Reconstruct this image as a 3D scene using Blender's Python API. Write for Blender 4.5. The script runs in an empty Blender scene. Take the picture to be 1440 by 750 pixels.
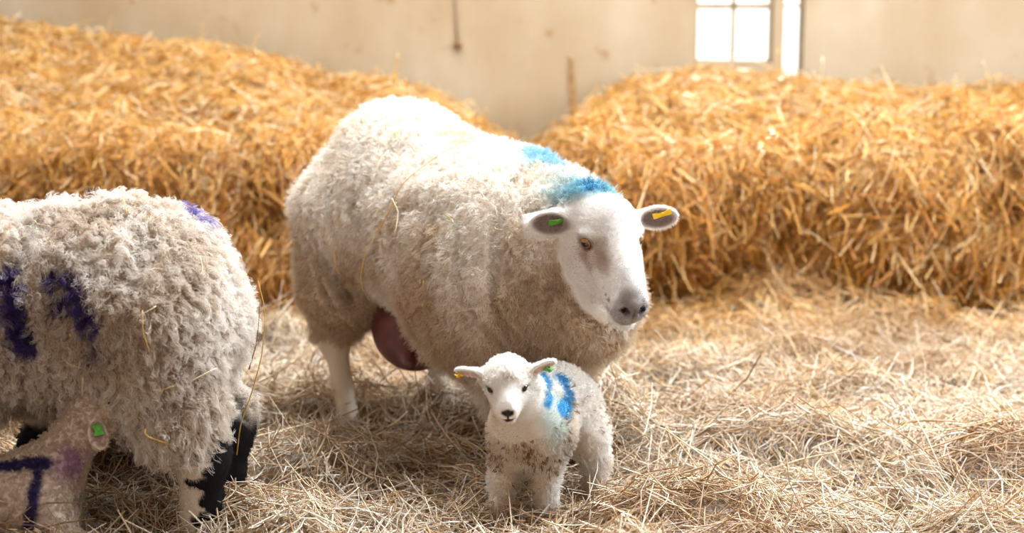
import bpy, math, random
import numpy as np
from mathutils import Matrix, Vector, kdtree
from mathutils.bvhtree import BVHTree

random.seed(7)
RNG = np.random.default_rng(11)
SC = bpy.context.scene
COL = SC.collection
F32 = np.float32

# ------------------------------------------------------------------ camera
FPX = 2400.0                      # focal length in pixels of the 1440 px wide frame
PITCH = math.radians(10.96)
CAM_H = 1.3
cam_data = bpy.data.cameras.new('camera')
cam_data.sensor_width = 36.0
cam_data.lens = FPX / 1440 * 36.0
cam_data.clip_start = 0.05
cam_data.clip_end = 100
cam_data.dof.use_dof = True
cam_data.dof.focus_distance = 3.82
cam_data.dof.aperture_fstop = 2.0
cam = bpy.data.objects.new('camera', cam_data)
COL.objects.link(cam)
cam.location = (0, 0, CAM_H)
cam.rotation_euler = (math.pi / 2 - PITCH, 0, 0)
SC.camera = cam

# ------------------------------------------------------------------ view + world + lights
SC.view_settings.view_transform = 'Standard'
SC.view_settings.look = 'None'
SC.view_settings.exposure = 0.16
SC.view_settings.gamma = 1.0
SC.view_settings.use_curve_mapping = False
SC.cycles.use_denoising = True
SC.cycles.max_bounces = 8
SC.cycles.diffuse_bounces = 4
SC.cycles.transmission_bounces = 6
SC.cycles.transparent_max_bounces = 8
SC.cycles.sample_clamp_indirect = 6.0
try:
    SC.cycles_curves.shape = 'RIBBONS'
except Exception:
    pass

world = bpy.data.worlds.new('sky')
SC.world = world
world.use_nodes = True
nt = world.node_tree
nt.nodes.clear()
w_out = nt.nodes.new('ShaderNodeOutputWorld')
w_bg = nt.nodes.new('ShaderNodeBackground')
w_tc = nt.nodes.new('ShaderNodeTexCoord')
w_sep = nt.nodes.new('ShaderNodeSeparateXYZ')
w_ramp = nt.nodes.new('ShaderNodeValToRGB')
w_map = nt.nodes.new('ShaderNodeMapRange')
nt.links.new(w_tc.outputs['Generated'], w_sep.inputs[0])
nt.links.new(w_sep.outputs['Y'], w_map.inputs['Value'])
w_map.inputs['From Min'].default_value = -1
w_map.inputs['From Max'].default_value = 1
nt.links.new(w_map.outputs[0], w_ramp.inputs[0])
nt.links.new(w_ramp.outputs[0], w_bg.inputs[0])
nt.links.new(w_bg.outputs[0], w_out.inputs[0])
WB = [(0.0, (0.30, 0.24, 0.185)), (0.5, (0.40, 0.36, 0.32)), (0.72, (1.0, 1.0, 1.02)), (0.9, (2.2, 2.2, 2.2)), (1.0, (2.4, 2.35, 2.25))]
els = w_ramp.color_ramp.elements
els[0].position, els[0].color = WB[0][0], WB[0][1] + (1,)
els[1].position, els[1].color = WB[-1][0], WB[-1][1] + (1,)
for p_, c_ in WB[1:-1]:
    e_ = els.new(p_)
    e_.color = c_ + (1,)
w_bg.inputs[1].default_value = 0.85


def area_light(name, loc, target, size, size_y, energy, color):
    d = bpy.data.lights.new(name, 'AREA')
    d.shape = 'RECTANGLE'
    d.size, d.size_y = size, size_y
    d.energy = energy
    d.color = color
    o = bpy.data.objects.new(name, d)
    COL.objects.link(o)
    o.location = loc
    o.rotation_euler = (Vector(target) - Vector(loc)).to_track_quat('-Z', 'Y').to_euler()
    return o


area_light('roof_skylight', (0.5, 5.4, 3.9), (0.0, 4.3, 0.3), 5.0, 1.8, 600, (0.89, 0.95, 1.0))
area_light('side_opening', (4.4, 4.7, 2.2), (0.3, 4.0, 0.3), 2.2, 1.8, 330, (0.82, 0.91, 1.0))
area_light('front_fill', (-1.8, -1.2, 2.4), (0.0, 4.3, 0.4), 3.0, 2.2, 36, (1.0, 0.82, 0.78))  # added soft warm fill from behind the camera, no real source

sun_d = bpy.data.lights.new('low_sun', 'SUN')          # low sun shining in through the window
sun_d.energy = 4.5
sun_d.angle = math.radians(1.5)
sun_d.color = (1.0, 0.93, 0.82)
sun_o = bpy.data.objects.new('low_sun', sun_d)
COL.objects.link(sun_o)
sun_o.location = (1.8, 9.5, 1.8)
sun_o.rotation_euler = Vector((-0.22, -1.0, -0.25)).to_track_quat('-Z', 'Y').to_euler()

# ------------------------------------------------------------------ pixel helpers (for measuring the layout)
def unproject(px, py, y):
    """World point at world depth y seen at pixel (px, py)."""
    a, b = (px - 720) / FPX, (375 - py) / FPX
    d = np.array([a, math.cos(PITCH) + b * math.sin(PITCH), -math.sin(PITCH) + b * math.cos(PITCH)])
    t = y / d[1]
    return np.array([0, 0, CAM_H]) + d * t


def project(P):
    q = P - np.array([0, 0, CAM_H])
    dep = q[:, 1] * math.cos(PITCH) - q[:, 2] * math.sin(PITCH)
    up = q[:, 1] * math.sin(PITCH) + q[:, 2] * math.cos(PITCH)
    return np.stack([720 + FPX * q[:, 0] / dep, 375 - FPX * up / dep, dep], 1)


# ------------------------------------------------------------------ noise
def _hash(ix, iy, iz, seed):
    h = (ix.astype(np.int64) * 374761393 + iy.astype(np.int64) * 668265263 + iz.astype(np.int64) * 2147483647 + seed * 974634541) & 0xffffffff
    h = ((h ^ (h >> 13)) * 1274126177) & 0xffffffff
    h = ((h ^ (h >> 16)) * 2246822519) & 0xffffffff
    return ((h ^ (h >> 15)) & 0xffffff) / float(0xffffff)


def noise(P, scale=1.0, seed=0):
    """Smooth value noise in 0..1."""
    q = np.asarray(P, float) * np.asarray(scale, float)
    i = np.floor(q)
    f = q - i
    f = f * f * f * (f * (f * 6 - 15) + 10)
    i = i.astype(np.int64)
    r = 0
    for dx in (0, 1):
        for dy in (0, 1):
            for dz in (0, 1):
                w = (f[:, 0] if dx else 1 - f[:, 0]) * (f[:, 1] if dy else 1 - f[:, 1]) * (f[:, 2] if dz else 1 - f[:, 2])
                r = r + w * _hash(i[:, 0] + dx, i[:, 1] + dy, i[:, 2] + dz, seed)
    return r


def fbm(P, scale=1.0, seed=0, octaves=3):
    r, a, t = 0, 1.0, 0
    s = np.asarray(scale, float)
    for o in range(octaves):
        r = r + a * noise(P, s * 2 ** o, seed + o * 17)
        t += a
        a *= 0.5
    return r / t


def sstep(a, b, x):
    t = np.clip((x - a) / (b - a), 0, 1)
    return t * t * (3 - 2 * t)


def unit(v):
    return v / np.maximum(np.linalg.norm(v, axis=-1, keepdims=True), 1e-9)


# ------------------------------------------------------------------ materials
def new_mat(name):
    m = bpy.data.materials.new(name)
    m.use_nodes = True
    n = m.node_tree.nodes
    n.clear()
    return m, n, m.node_tree.links


def attr_material(name, rough=0.8, spec=0.2, translucent=0.0, bump=0.0, bump_scale=400, gain=1.0, root_col=None):
    """Material whose colour is the object's own 'tint' attribute with a fine noise on it."""
    m, n, l = new_mat(name)
    out = n.new('ShaderNodeOutputMaterial')
    at = n.new('ShaderNodeAttribute')
    at.attribute_name = 'tint'
    col = at.outputs['Color']
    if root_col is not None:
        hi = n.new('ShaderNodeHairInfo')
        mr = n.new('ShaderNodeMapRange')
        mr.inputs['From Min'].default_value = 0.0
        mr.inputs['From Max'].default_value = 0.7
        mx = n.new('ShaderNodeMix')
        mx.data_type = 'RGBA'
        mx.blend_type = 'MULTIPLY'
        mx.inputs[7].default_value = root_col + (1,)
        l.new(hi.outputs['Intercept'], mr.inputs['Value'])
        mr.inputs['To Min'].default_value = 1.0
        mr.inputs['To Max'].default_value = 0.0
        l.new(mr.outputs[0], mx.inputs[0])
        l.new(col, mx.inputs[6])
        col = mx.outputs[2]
    p = n.new('ShaderNodeBsdfPrincipled')
    p.inputs['Roughness'].default_value = rough
    p.inputs['Specular IOR Level'].default_value = spec
    l.new(col, p.inputs['Base Color'])
    sh = p.outputs[0]
    if bump:
        tc = n.new('ShaderNodeTexCoord')
        nz = n.new('ShaderNodeTexNoise')
        nz.inputs['Scale'].default_value = bump_scale
        b = n.new('ShaderNodeBump')
        b.inputs['Strength'].default_value = bump
        b.inputs['Distance'].default_value = 0.003
        l.new(tc.outputs['Object'], nz.inputs['Vector'])
        l.new(nz.outputs[0], b.inputs['Height'])
        l.new(b.outputs[0], p.inputs['Normal'])
    if translucent:
        tr = n.new('ShaderNodeBsdfTranslucent')
        l.new(col, tr.inputs[0])
        mx = n.new('ShaderNodeMixShader')
        mx.inputs[0].default_value = translucent
        l.new(sh, mx.inputs[1])
        l.new(tr.outputs[0], mx.inputs[2])
        sh = mx.outputs[0]
    l.new(sh, out.inputs[0])
    return m


def plain_material(name, color, rough=0.5, spec=0.4, vary=0.12, scale=60.0, coat=0.0):
    m, n, l = new_mat(name)
    out = n.new('ShaderNodeOutputMaterial')
    p = n.new('ShaderNodeBsdfPrincipled')
    tc = n.new('ShaderNodeTexCoord')
    nz = n.new('ShaderNodeTexNoise')
    nz.inputs['Scale'].default_value = scale
    nz.inputs['Detail'].default_value = 4
    rp = n.new('ShaderNodeValToRGB')
    rp.color_ramp.elements[0].position = 0.3
    rp.color_ramp.elements[1].position = 0.7
    rp.color_ramp.elements[0].color = tuple(c * (1 - vary) for c in color) + (1,)
    rp.color_ramp.elements[1].color = tuple(min(1, c * (1 + vary)) for c in color) + (1,)
    l.new(tc.outputs['Object'], nz.inputs['Vector'])
    l.new(nz.outputs[0], rp.inputs[0])
    l.new(rp.outputs[0], p.inputs['Base Color'])
    p.inputs['Roughness'].default_value = rough
    p.inputs['Specular IOR Level'].default_value = spec
    p.inputs['Coat Weight'].default_value = coat
    l.new(p.outputs[0], out.inputs[0])
    return m


M_STRAW = attr_material('straw', rough=0.36, spec=0.5, translucent=0.18)
M_STRAW_CORE = attr_material('packed straw', rough=0.9, spec=0.1, bump=0.8, bump_scale=60)
M_SKIN = attr_material('short coat', rough=0.8, spec=0.15, bump=0.08, bump_scale=700)
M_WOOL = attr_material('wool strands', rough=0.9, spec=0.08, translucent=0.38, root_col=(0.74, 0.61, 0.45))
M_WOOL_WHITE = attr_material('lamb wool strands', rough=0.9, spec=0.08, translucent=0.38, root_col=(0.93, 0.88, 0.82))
M_FUR = attr_material('short hair strands', rough=0.7, spec=0.2, translucent=0.3)
M_EYE = attr_material('eye', rough=0.06, spec=0.6)
M_UDDER = plain_material('udder skin', (0.13, 0.037, 0.036), 0.45, 0.4, 0.35, 30)
M_HOOF = plain_material('hoof horn', (0.10, 0.075, 0.055), 0.5, 0.3, 0.3, 80)
M_TAG_GREEN = plain_material('green plastic tag', (0.10, 0.36, 0.03), 0.35, 0.5, 0.1)
M_TAG_YELLOW = plain_material('yellow plastic tag', (0.85, 0.55, 0.02), 0.35, 0.5, 0.1)
M_TAG_LIGHT = plain_material('light green plastic tag', (0.14, 0.55, 0.08), 0.35, 0.5, 0.1)


# ------------------------------------------------------------------ mesh helpers
def np_mesh(name, V, faces, mat, parent=None, tint=None, smooth=True):
    """faces: (n,4) or (n,3) int array (or list of those arrays)."""
    if not isinstance(faces, list):
        faces = [faces]
    me = bpy.data.meshes.new(name)
    me.vertices.add(len(V))
    me.vertices.foreach_set('co', np.ascontiguousarray(V, F32).ravel())
    loops = np.concatenate([f.ravel() for f in faces]).astype(np.int32)
    counts = np.concatenate([np.full(len(f), f.shape[1], np.int32) for f in faces])
    starts = np.concatenate([[0], np.cumsum(counts)[:-1]]).astype(np.int32)
    me.loops.add(len(loops))
    me.loops.foreach_set('vertex_index', loops)
    me.polygons.add(len(counts))
    me.polygons.foreach_set('loop_start', starts)
    me.polygons.foreach_set('loop_total', counts)
    if smooth:
        me.polygons.foreach_set('use_smooth', np.ones(len(counts), bool))
    if tint is not None:
        a = me.attributes.new('tint', 'FLOAT_COLOR', 'POINT')
        c = np.ones((len(V), 4), F32)
        c[:, :3] = tint
        a.data.foreach_set('color', c.ravel())
    me.update(calc_edges=True)
    me.validate()
    if mat:
        me.materials.append(mat)
    o = bpy.data.objects.new(name, me)
    COL.objects.link(o)
    if parent is not None:
        o.parent = parent
    return o


class Poly:
    """Collects simple solids into one mesh."""
    def __init__(self):
        self.v, self.f, self.n = [], [], 0

    def add(self, V, Fs):
        self.v.append(np.asarray(V, float))
        for f in Fs:
            self.f.append([i + self.n for i in f])
        self.n += len(V)

    def box(self, lo, hi):
        x0, y0, z0 = lo
        x1, y1, z1 = hi
        V = [(x0, y0, z0), (x1, y0, z0), (x1, y1, z0), (x0, y1, z0), (x0, y0, z1), (x1, y0, z1), (x1, y1, z1), (x0, y1, z1)]
        self.add(V, [(0, 3, 2, 1), (4, 5, 6, 7), (0, 1, 5, 4), (1, 2, 6, 5), (2, 3, 7, 6), (3, 0, 4, 7)])

    def tube(self, pts, rad, sides=8, flat=1.0):
        pts = np.asarray(pts, float)
        rad = np.broadcast_to(np.asarray(rad, float), (len(pts),))
        tan = unit(np.gradient(pts, axis=0))
        ref = np.array([0.3, 0.2, 0.93])
        V = []
        for p, t, r in zip(pts, tan, rad):
            s = np.cross(t, ref)
            if np.linalg.norm(s) < 1e-3:
                s = np.cross(t, [1, 0, 0])
            s /= np.linalg.norm(s)
            u = np.cross(s, t)
            for k in range(sides):
                a = 2 * math.pi * k / sides
                V.append(p + s * math.cos(a) * r + u * math.sin(a) * r * flat)
        n = len(pts)
        Fs = [(i * sides + k, i * sides + (k + 1) % sides, (i + 1) * sides + (k + 1) % sides, (i + 1) * sides + k) for i in range(n - 1) for k in range(sides)]
        Fs.append(tuple(range(sides))[::-1])
        Fs.append(tuple((n - 1) * sides + k for k in range(sides)))
        self.add(V, Fs)

    def build(self, name, mat, parent=None, bevel=0.0, smooth=False):
        me = bpy.data.meshes.new(name)
        me.from_pydata([tuple(p) for p in np.concatenate(self.v)], [], self.f)
        me.update()
        if smooth:
            me.polygons.foreach_set('use_smooth', np.ones(len(me.polygons), bool))
        if mat:
            me.materials.append(mat)
        o = bpy.data.objects.new(name, me)
        COL.objects.link(o)
        if parent is not None:
            o.parent = parent
        if bevel:
            b = o.modifiers.new('bevel', 'BEVEL')
            b.width = bevel
            b.segments = 2
            b.limit_method = 'ANGLE'
        return o


def tag(o, label=None, cat=None, group=None, kind=None):
    for k, v in (('label', label), ('category', cat), ('group', group), ('kind', kind)):
        if v:
            o[k] = v
    return o


def empty(name, loc=(0, 0, 0), rz=0.0):
    o = bpy.data.objects.new(name, None)
    o.empty_display_size = 0.1
    COL.objects.link(o)
    o.location = loc
    o.rotation_euler = (0, 0, rz)
    return o


# ------------------------------------------------------------------ signed-distance body builder
def axis_coords(lo, hi, coarse, dlo, dhi, fine):
    a = np.arange(lo, dlo, coarse)
    b = np.arange(dlo, dhi, fine)
    c = np.arange(dhi, hi + coarse, coarse)
    return np.concatenate([a, b, c]).astype(F32)


class Field:
    def __init__(self, xs, ys, zs):
        self.ax = (xs, ys, zs)
        self.d = np.full((len(xs), len(ys), len(zs)), 0.5, F32)

    def _sub(self, lo, hi):
        sl = []
        for a, l, h in zip(self.ax, lo, hi):
            i0, i1 = np.searchsorted(a, l), np.searchsorted(a, h)
            sl.append(slice(max(0, i0 - 1), min(len(a), i1 + 1)))
        X, Y, Z = (self.ax[i][sl[i]] for i in range(3))
        return tuple(sl), X[:, None, None], Y[None, :, None], Z[None, None, :]

    def _mix(self, sl, e, k, sub):
        d = self.d[sl]
        if d.size == 0:
            return
        if sub:
            e = -e
            h = np.maximum(k - np.abs(d - e), 0) / k
            self.d[sl] = np.maximum(d, e) + h * h * k * 0.25
        else:
            h = np.maximum(k - np.abs(d - e), 0) / k
            self.d[sl] = np.minimum(d, e) - h * h * k * 0.25

    def cone(self, a, b, ra, rb, k=0.03, sub=False):
        a, b = np.asarray(a, float), np.asarray(b, float)
        m = k + 0.03
        r = max(ra, rb) + m
        sl, X, Y, Z = self._sub(np.minimum(a, b) - r, np.maximum(a, b) + r)
        ab = b - a
        t = ((X - a[0]) * ab[0] + (Y - a[1]) * ab[1] + (Z - a[2]) * ab[2]) / max(ab @ ab, 1e-9)
        t = np.clip(t, 0, 1)
        e = np.sqrt((X - a[0] - t * ab[0]) ** 2 + (Y - a[1] - t * ab[1]) ** 2 + (Z - a[2] - t * ab[2]) ** 2) - (ra + (rb - ra) * t)
        self._mix(sl, e.astype(F32), k, sub)

    def ell(self, c, r, R=None, k=0.03, sub=False):
        c, r = np.asarray(c, float), np.asarray(r, float)
        R = np.eye(3) if R is None else np.asarray(R, float)      # columns: the ellipsoid's own axes
        ext = np.sqrt(((R * r) ** 2).sum(1)) + k + 0.03
        sl, X, Y, Z = self._sub(c - ext, c + ext)
        q = [(X - c[0]) * R[0, i] + (Y - c[1]) * R[1, i] + (Z - c[2]) * R[2, i] for i in range(3)]
        k0 = np.sqrt(sum((q[i] / r[i]) ** 2 for i in range(3)))
        k1 = np.sqrt(sum((q[i] / r[i] ** 2) ** 2 for i in range(3)))
        e = k0 * (k0 - 1) / np.maximum(k1, 1e-6)
        self._mix(sl, e.astype(F32), k, sub)

    def surface(self, p, d, reach, n=120):
        """Distance along d from p to where the body's surface is left."""
        ts = np.linspace(0, reach, n)
        val = []
        for t in ts:
            q = p + d * t
            i = [int(np.clip(np.searchsorted(a, v) - 1, 0, len(a) - 2)) for a, v in zip(self.ax, q)]
            f = [float(np.clip((v - a[k]) / (a[k + 1] - a[k]), 0, 1)) for a, v, k in zip(self.ax, q, i)]
            c = self.d[i[0]:i[0] + 2, i[1]:i[1] + 2, i[2]:i[2] + 2]
            c = c[0] * (1 - f[0]) + c[1] * f[0]
            c = c[0] * (1 - f[1]) + c[1] * f[1]
            val.append(c[0] * (1 - f[2]) + c[1] * f[2])
        ins = [k for k, v in enumerate(val) if v < 0]
        return ts[ins[-1]] if ins else 0.0

    def begin(self):
        self.keep = self.d
        self.d = np.full_like(self.keep, 0.5)

    def end(self, k):
        e, self.d = self.d, self.keep
        h = np.maximum(k - np.abs(self.d - e), 0) / k
        self.d = np.minimum(self.d, e) - h * h * k * 0.25

    def polygonise(self, smooth=2):
        d = self.d
        s = d < 0
        cnt = np.zeros(tuple(n - 1 for n in d.shape), np.int8)
        for i in (0, 1):
            for j in (0, 1):
                for k in (0, 1):
                    cnt += s[i:d.shape[0] - 1 + i, j:d.shape[1] - 1 + j, k:d.shape[2] - 1 + k]
        act = (cnt > 0) & (cnt < 8)
        I = np.argwhere(act)
        ids = np.full(act.shape, -1, np.int32)
        ids[act] = np.arange(len(I))
        acc = np.zeros((len(I), 3))
        num = np.zeros(len(I))
        xs, ys, zs = self.ax

        def co(ix):
            return np.stack([xs[ix[:, 0]], ys[ix[:, 1]], zs[ix[:, 2]]], 1).astype(float)
        for ax in range(3):
            o1, o2 = [q for q in range(3) if q != ax]
            for u in (0, 1):
                for v in (0, 1):
                    A = I.copy()
                    A[:, o1] += u
                    A[:, o2] += v
                    B = A.copy()
                    B[:, ax] += 1
                    da = d[A[:, 0], A[:, 1], A[:, 2]]
                    db = d[B[:, 0], B[:, 1], B[:, 2]]
                    m = (da < 0) != (db < 0)
                    t = da[m] / (da[m] - db[m])
                    acc[m] += co(A[m]) * (1 - t)[:, None] + co(B[m]) * t[:, None]
                    num[m] += 1
        V = acc / num[:, None]
        quads = []
        for ax in range(3):
            o1, o2 = (ax + 1) % 3, (ax + 2) % 3
            a = [slice(None)] * 3
            b = [slice(None)] * 3
            a[ax], b[ax] = slice(0, -1), slice(1, None)
            ch = s[tuple(a)] != s[tuple(b)]
            E = np.argwhere(ch)
            E = E[(E[:, o1] > 0) & (E[:, o2] > 0) & (E[:, o1] < d.shape[o1] - 1) & (E[:, o2] < d.shape[o2] - 1)]
            flip = s[E[:, 0], E[:, 1], E[:, 2]]
            q = []
            for du, dv in ((-1, -1), (0, -1), (0, 0), (-1, 0)):
                C = E.copy()
                C[:, o1] += du
                C[:, o2] += dv
                q.append(ids[C[:, 0], C[:, 1], C[:, 2]])
            q = np.stack(q, 1)
            q[~flip] = q[~flip][:, ::-1]
            quads.append(q)
        Q = np.concatenate(quads)
        Q = Q[(Q >= 0).all(1)]
        for _ in range(smooth):
            S = np.zeros_like(V)
            n = np.zeros(len(V))
            for i in range(4):
                a, b = Q[:, i], Q[:, (i + 1) % 4]
                for c in range(3):
                    S[:, c] += np.bincount(a, V[b, c], len(V)) + np.bincount(b, V[a, c], len(V))
                n += np.bincount(a, minlength=len(V)) + np.bincount(b, minlength=len(V))
            V = V * 0.5 + 0.5 * S / np.maximum(n, 1)[:, None]
        return V, Q


def vnormals(V, Q):
    fn = np.cross(V[Q[:, 2]] - V[Q[:, 0]], V[Q[:, 3]] - V[Q[:, 1]])
    N = np.zeros_like(V)
    for i in range(4):
        for c in range(3):
            N[:, c] += np.bincount(Q[:, i], fn[:, c], len(V))
    return unit(N)


def head_frame(pitch, yaw, roll=0.0):
    """Columns: a along the face towards the nose, b to the animal's left, c out of the forehead."""
    p, y = math.radians(pitch), math.radians(yaw)
    a = np.array([math.cos(p) * math.cos(y), math.cos(p) * math.sin(y), -math.sin(p)])
    c = np.array([math.sin(p) * math.cos(y), math.sin(p) * math.sin(y), math.cos(p)])
    b = np.cross(c, a)
    r = math.radians(roll)
    b, c = b * math.cos(r) + c * math.sin(r), c * math.cos(r) - b * math.sin(r)
    return np.stack([a, b, c], 1)


# ------------------------------------------------------------------ strands of wool and hair
def scatter(V, Q, weight, n, rng):
    fw = weight[Q].mean(1)
    ar = np.linalg.norm(np.cross(V[Q[:, 2]] - V[Q[:, 0]], V[Q[:, 3]] - V[Q[:, 1]]), axis=1) * 0.5 * fw
    idx = np.searchsorted(np.cumsum(ar) / ar.sum(), rng.random(n))
    idx = np.minimum(idx, len(Q) - 1)
    u, v = rng.random(n), rng.random(n)
    w = np.stack([(1 - u) * (1 - v), u * (1 - v), u * v, (1 - u) * v], 1)
    return Q[idx], w


def interp(A, idx, w):
    if A.ndim == 1:
        return (A[idx] * w).sum(1)
    return (A[idx] * w[:, :, None]).sum(1)


def hair(name, parent, mat, V, N, Q, weight, tint, length, n, radius, flow, seed,
         npts=6, lean=0.5, gravity=0.0, jitter=0.25, clump=0.0, clump_n=0, curl=0.0, curls=1.5, tipr=0.35, speck=None, speck_col=(0.24, 0.145, 0.08)):
    rng = np.random.default_rng(seed)
    idx, w = scatter(V, Q, weight, n, rng)
    P, Nn = interp(V, idx, w), unit(interp(N, idx, w))
    T = interp(tint, idx, w)
    L = interp(length, idx, w) * (0.65 + 0.6 * rng.random(n))
    Fl = interp(flow, idx, w)
    Fl = Fl - Nn * (Fl * Nn).sum(1, keepdims=True)
    n = len(P)
    D = unit(Nn * (1 - lean) + Fl * lean + rng.normal(0, jitter, (n, 3)))
    t = np.linspace(0, 1, npts)
    grav = np.array([0, 0, -1.0]) * gravity
    C = P[:, None, :] - Nn[:, None, :] * 0.002 + L[:, None, None] * (D[:, None, :] * t[None, :, None] + grav * (t ** 2)[None, :, None])
    if clump > 0:
        g = rng.choice(n, clump_n, replace=False)
        kd = kdtree.KDTree(clump_n)
        for i, k in enumerate(g):
            kd.insert(P[k], i)
        kd.balance()
        near = np.fromiter((kd.find(p)[1] for p in P.tolist()), np.int64, n)
        gi = g[near]
        # every lock: its guide, bent by its own twist
        GD = unit(unit(Nn[g] * (1 - lean) + Fl[g] * lean + rng.normal(0, jitter * 1.3, (clump_n, 3))))
        GL = L[g] * (0.8 + 0.5 * rng.random(clump_n))
        GC = P[g][:, None, :] + GL[:, None, None] * (GD[:, None, :] * t[None, :, None] + grav * (t ** 2)[None, :, None])
        ph = rng.random(clump_n) * 6.283
        s = unit(np.cross(GD, rng.normal(0, 1, (clump_n, 3))))
        u = np.cross(s, GD)
        fr = curls * (0.7 + 0.6 * rng.random(clump_n))
        ang = ph[:, None] + fr[:, None] * 6.283 * t[None, :]
        amp = (curl * np.minimum(1, t * 2.2))[None, :, None]
        GC = GC + amp * (np.cos(ang)[:, :, None] * s[:, None, :] + np.sin(ang)[:, :, None] * u[:, None, :])
        k = (clump * t ** 0.8)[None, :, None]
        C = C * (1 - k) + k * (GC[near] + (P - P[gi])[:, None, :] * (1 - 0.75 * t)[None, :, None])
    if curl > 0:
        s = unit(np.cross(D, rng.normal(0, 1, (n, 3))))
        u = np.cross(s, D)
        ang = rng.random(n)[:, None] * 6.283 + curls * 6.283 * t[None, :] * (0.6 + 0.8 * rng.random(n))[:, None]
        amp = (curl * 0.35 * np.minimum(1, t * 2.2))[None, :, None]
        C = C + amp * (np.cos(ang)[:, :, None] * s[:, None, :] + np.sin(ang)[:, :, None] * u[:, None, :])
    cu = bpy.data.hair_curves.new(name)
    cu.add_curves([npts] * n)
    cu.attributes['position'].data.foreach_set('vector', C.astype(F32).ravel())
    r = cu.attributes.get('radius') or cu.attributes.new('radius', 'FLOAT', 'POINT')
    rad = radius * (1 - (1 - tipr) * t ** 1.5)[None, :] * (0.75 + 0.5 * rng.random(n))[:, None]
    r.data.foreach_set('value', rad.astype(F32).ravel())
    a = cu.attributes.new('tint', 'FLOAT_COLOR', 'CURVE')
    c = np.ones((n, 4), F32)
    c[:, :3] = np.clip(T * (0.88 + 0.24 * rng.random(n))[:, None], 0, 1)
    if speck is not None:
        hit = rng.random(clump_n)[near] < interp(speck, idx, w)
        c[hit, :3] = np.array(speck_col) * (0.7 + 0.9 * rng.random((hit.sum(), 1)))
    a.data.foreach_set('color', c.ravel())
    cu.materials.append(mat)
    o = bpy.data.objects.new(name, cu)
    COL.objects.link(o)
    o.parent = parent
    return o


# ------------------------------------------------------------------ straw
def straw_geometry(P, D, L, W, bend, rng, rings=4):
    n = len(P)
    t = np.linspace(-0.5, 0.5, rings)
    D = unit(D)
    kink = rng.normal(0, 1, (n, 3)) * (rng.random(n) < 0.3)[:, None] * 0.12
    C = P[:, None, :] + L[:, None, None] * (D[:, None, :] * t[None, :, None] + bend[:, None, :] * (t ** 2 - 0.08)[None, :, None])
    C[:, rings // 2, :] += kink * L[:, None]
    S = unit(np.cross(D, rng.normal(0, 1, (n, 3))))
    U = np.cross(S, D)
    tap = np.array([0.75] + [1.0] * (rings - 2) + [0.55])
    h = (W * 0.5)[:, None, None] * tap[None, :, None]
    v = np.stack([C + S[:, None] * h, C - S[:, None] * h * 0.8 + U[:, None] * h * 0.3, C + U[:, None] * h * 0.95], 2)
    base = (np.arange(n) * rings * 3)[:, None, None, None]
    r = np.arange(rings - 1)[None, :, None, None] * 3
    k = np.arange(3)[None, None, :, None]
    q = np.concatenate([base + r + k, base + r + (k + 1) % 3, base + r + 3 + (k + 1) % 3, base + r + 3 + k], 3)
    return v.reshape(-1, 3), q.reshape(-1, 4), rings * 3


PALE = np.array([(0.80, 0.66, 0.49), (0.68, 0.50, 0.32), (0.88, 0.80, 0.68), (0.58, 0.38, 0.20), (0.40, 0.24, 0.11), (0.74, 0.60, 0.43)])
GOLD = np.array([(0.74, 0.43, 0.12), (0.64, 0.31, 0.055), (0.80, 0.54, 0.23), (0.52, 0.22, 0.03), (0.36, 0.14, 0.018), (0.86, 0.68, 0.42)])


def straw_tints(palette, n, rng, probs):
    c = palette[rng.choice(len(palette), n, p=probs)]
    return np.clip(c * (0.85 + 0.3 * rng.random((n, 1))), 0, 1)


def straw_object(name, P, D, L, W, bend, tint, rng, parent=None, rings=4):
    v, q, per = straw_geometry(P, D, L, W, bend, rng, rings)
    return np_mesh(name, v, q, M_STRAW, parent, np.repeat(tint, per, 0))


# ================================================================== THE SETTING
WALL_Y = 7.35
floor = Poly()
floor.box((-4.5, 1.5, -0.20), (4.8, WALL_Y + 0.25, -0.10))
tag(floor.build('floor', plain_material('earth floor', (0.16, 0.11, 0.07), 0.95, 0.1, 0.3, 8)), kind='structure')

WX0, WX1 = 0.783, 1.118          # the paned opening
SX0, SX1 = 1.160, 1.250          # the narrow opening right of it
WZ0, WZ1 = 0.765, 1.50
SZ0 = 0.67


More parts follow.
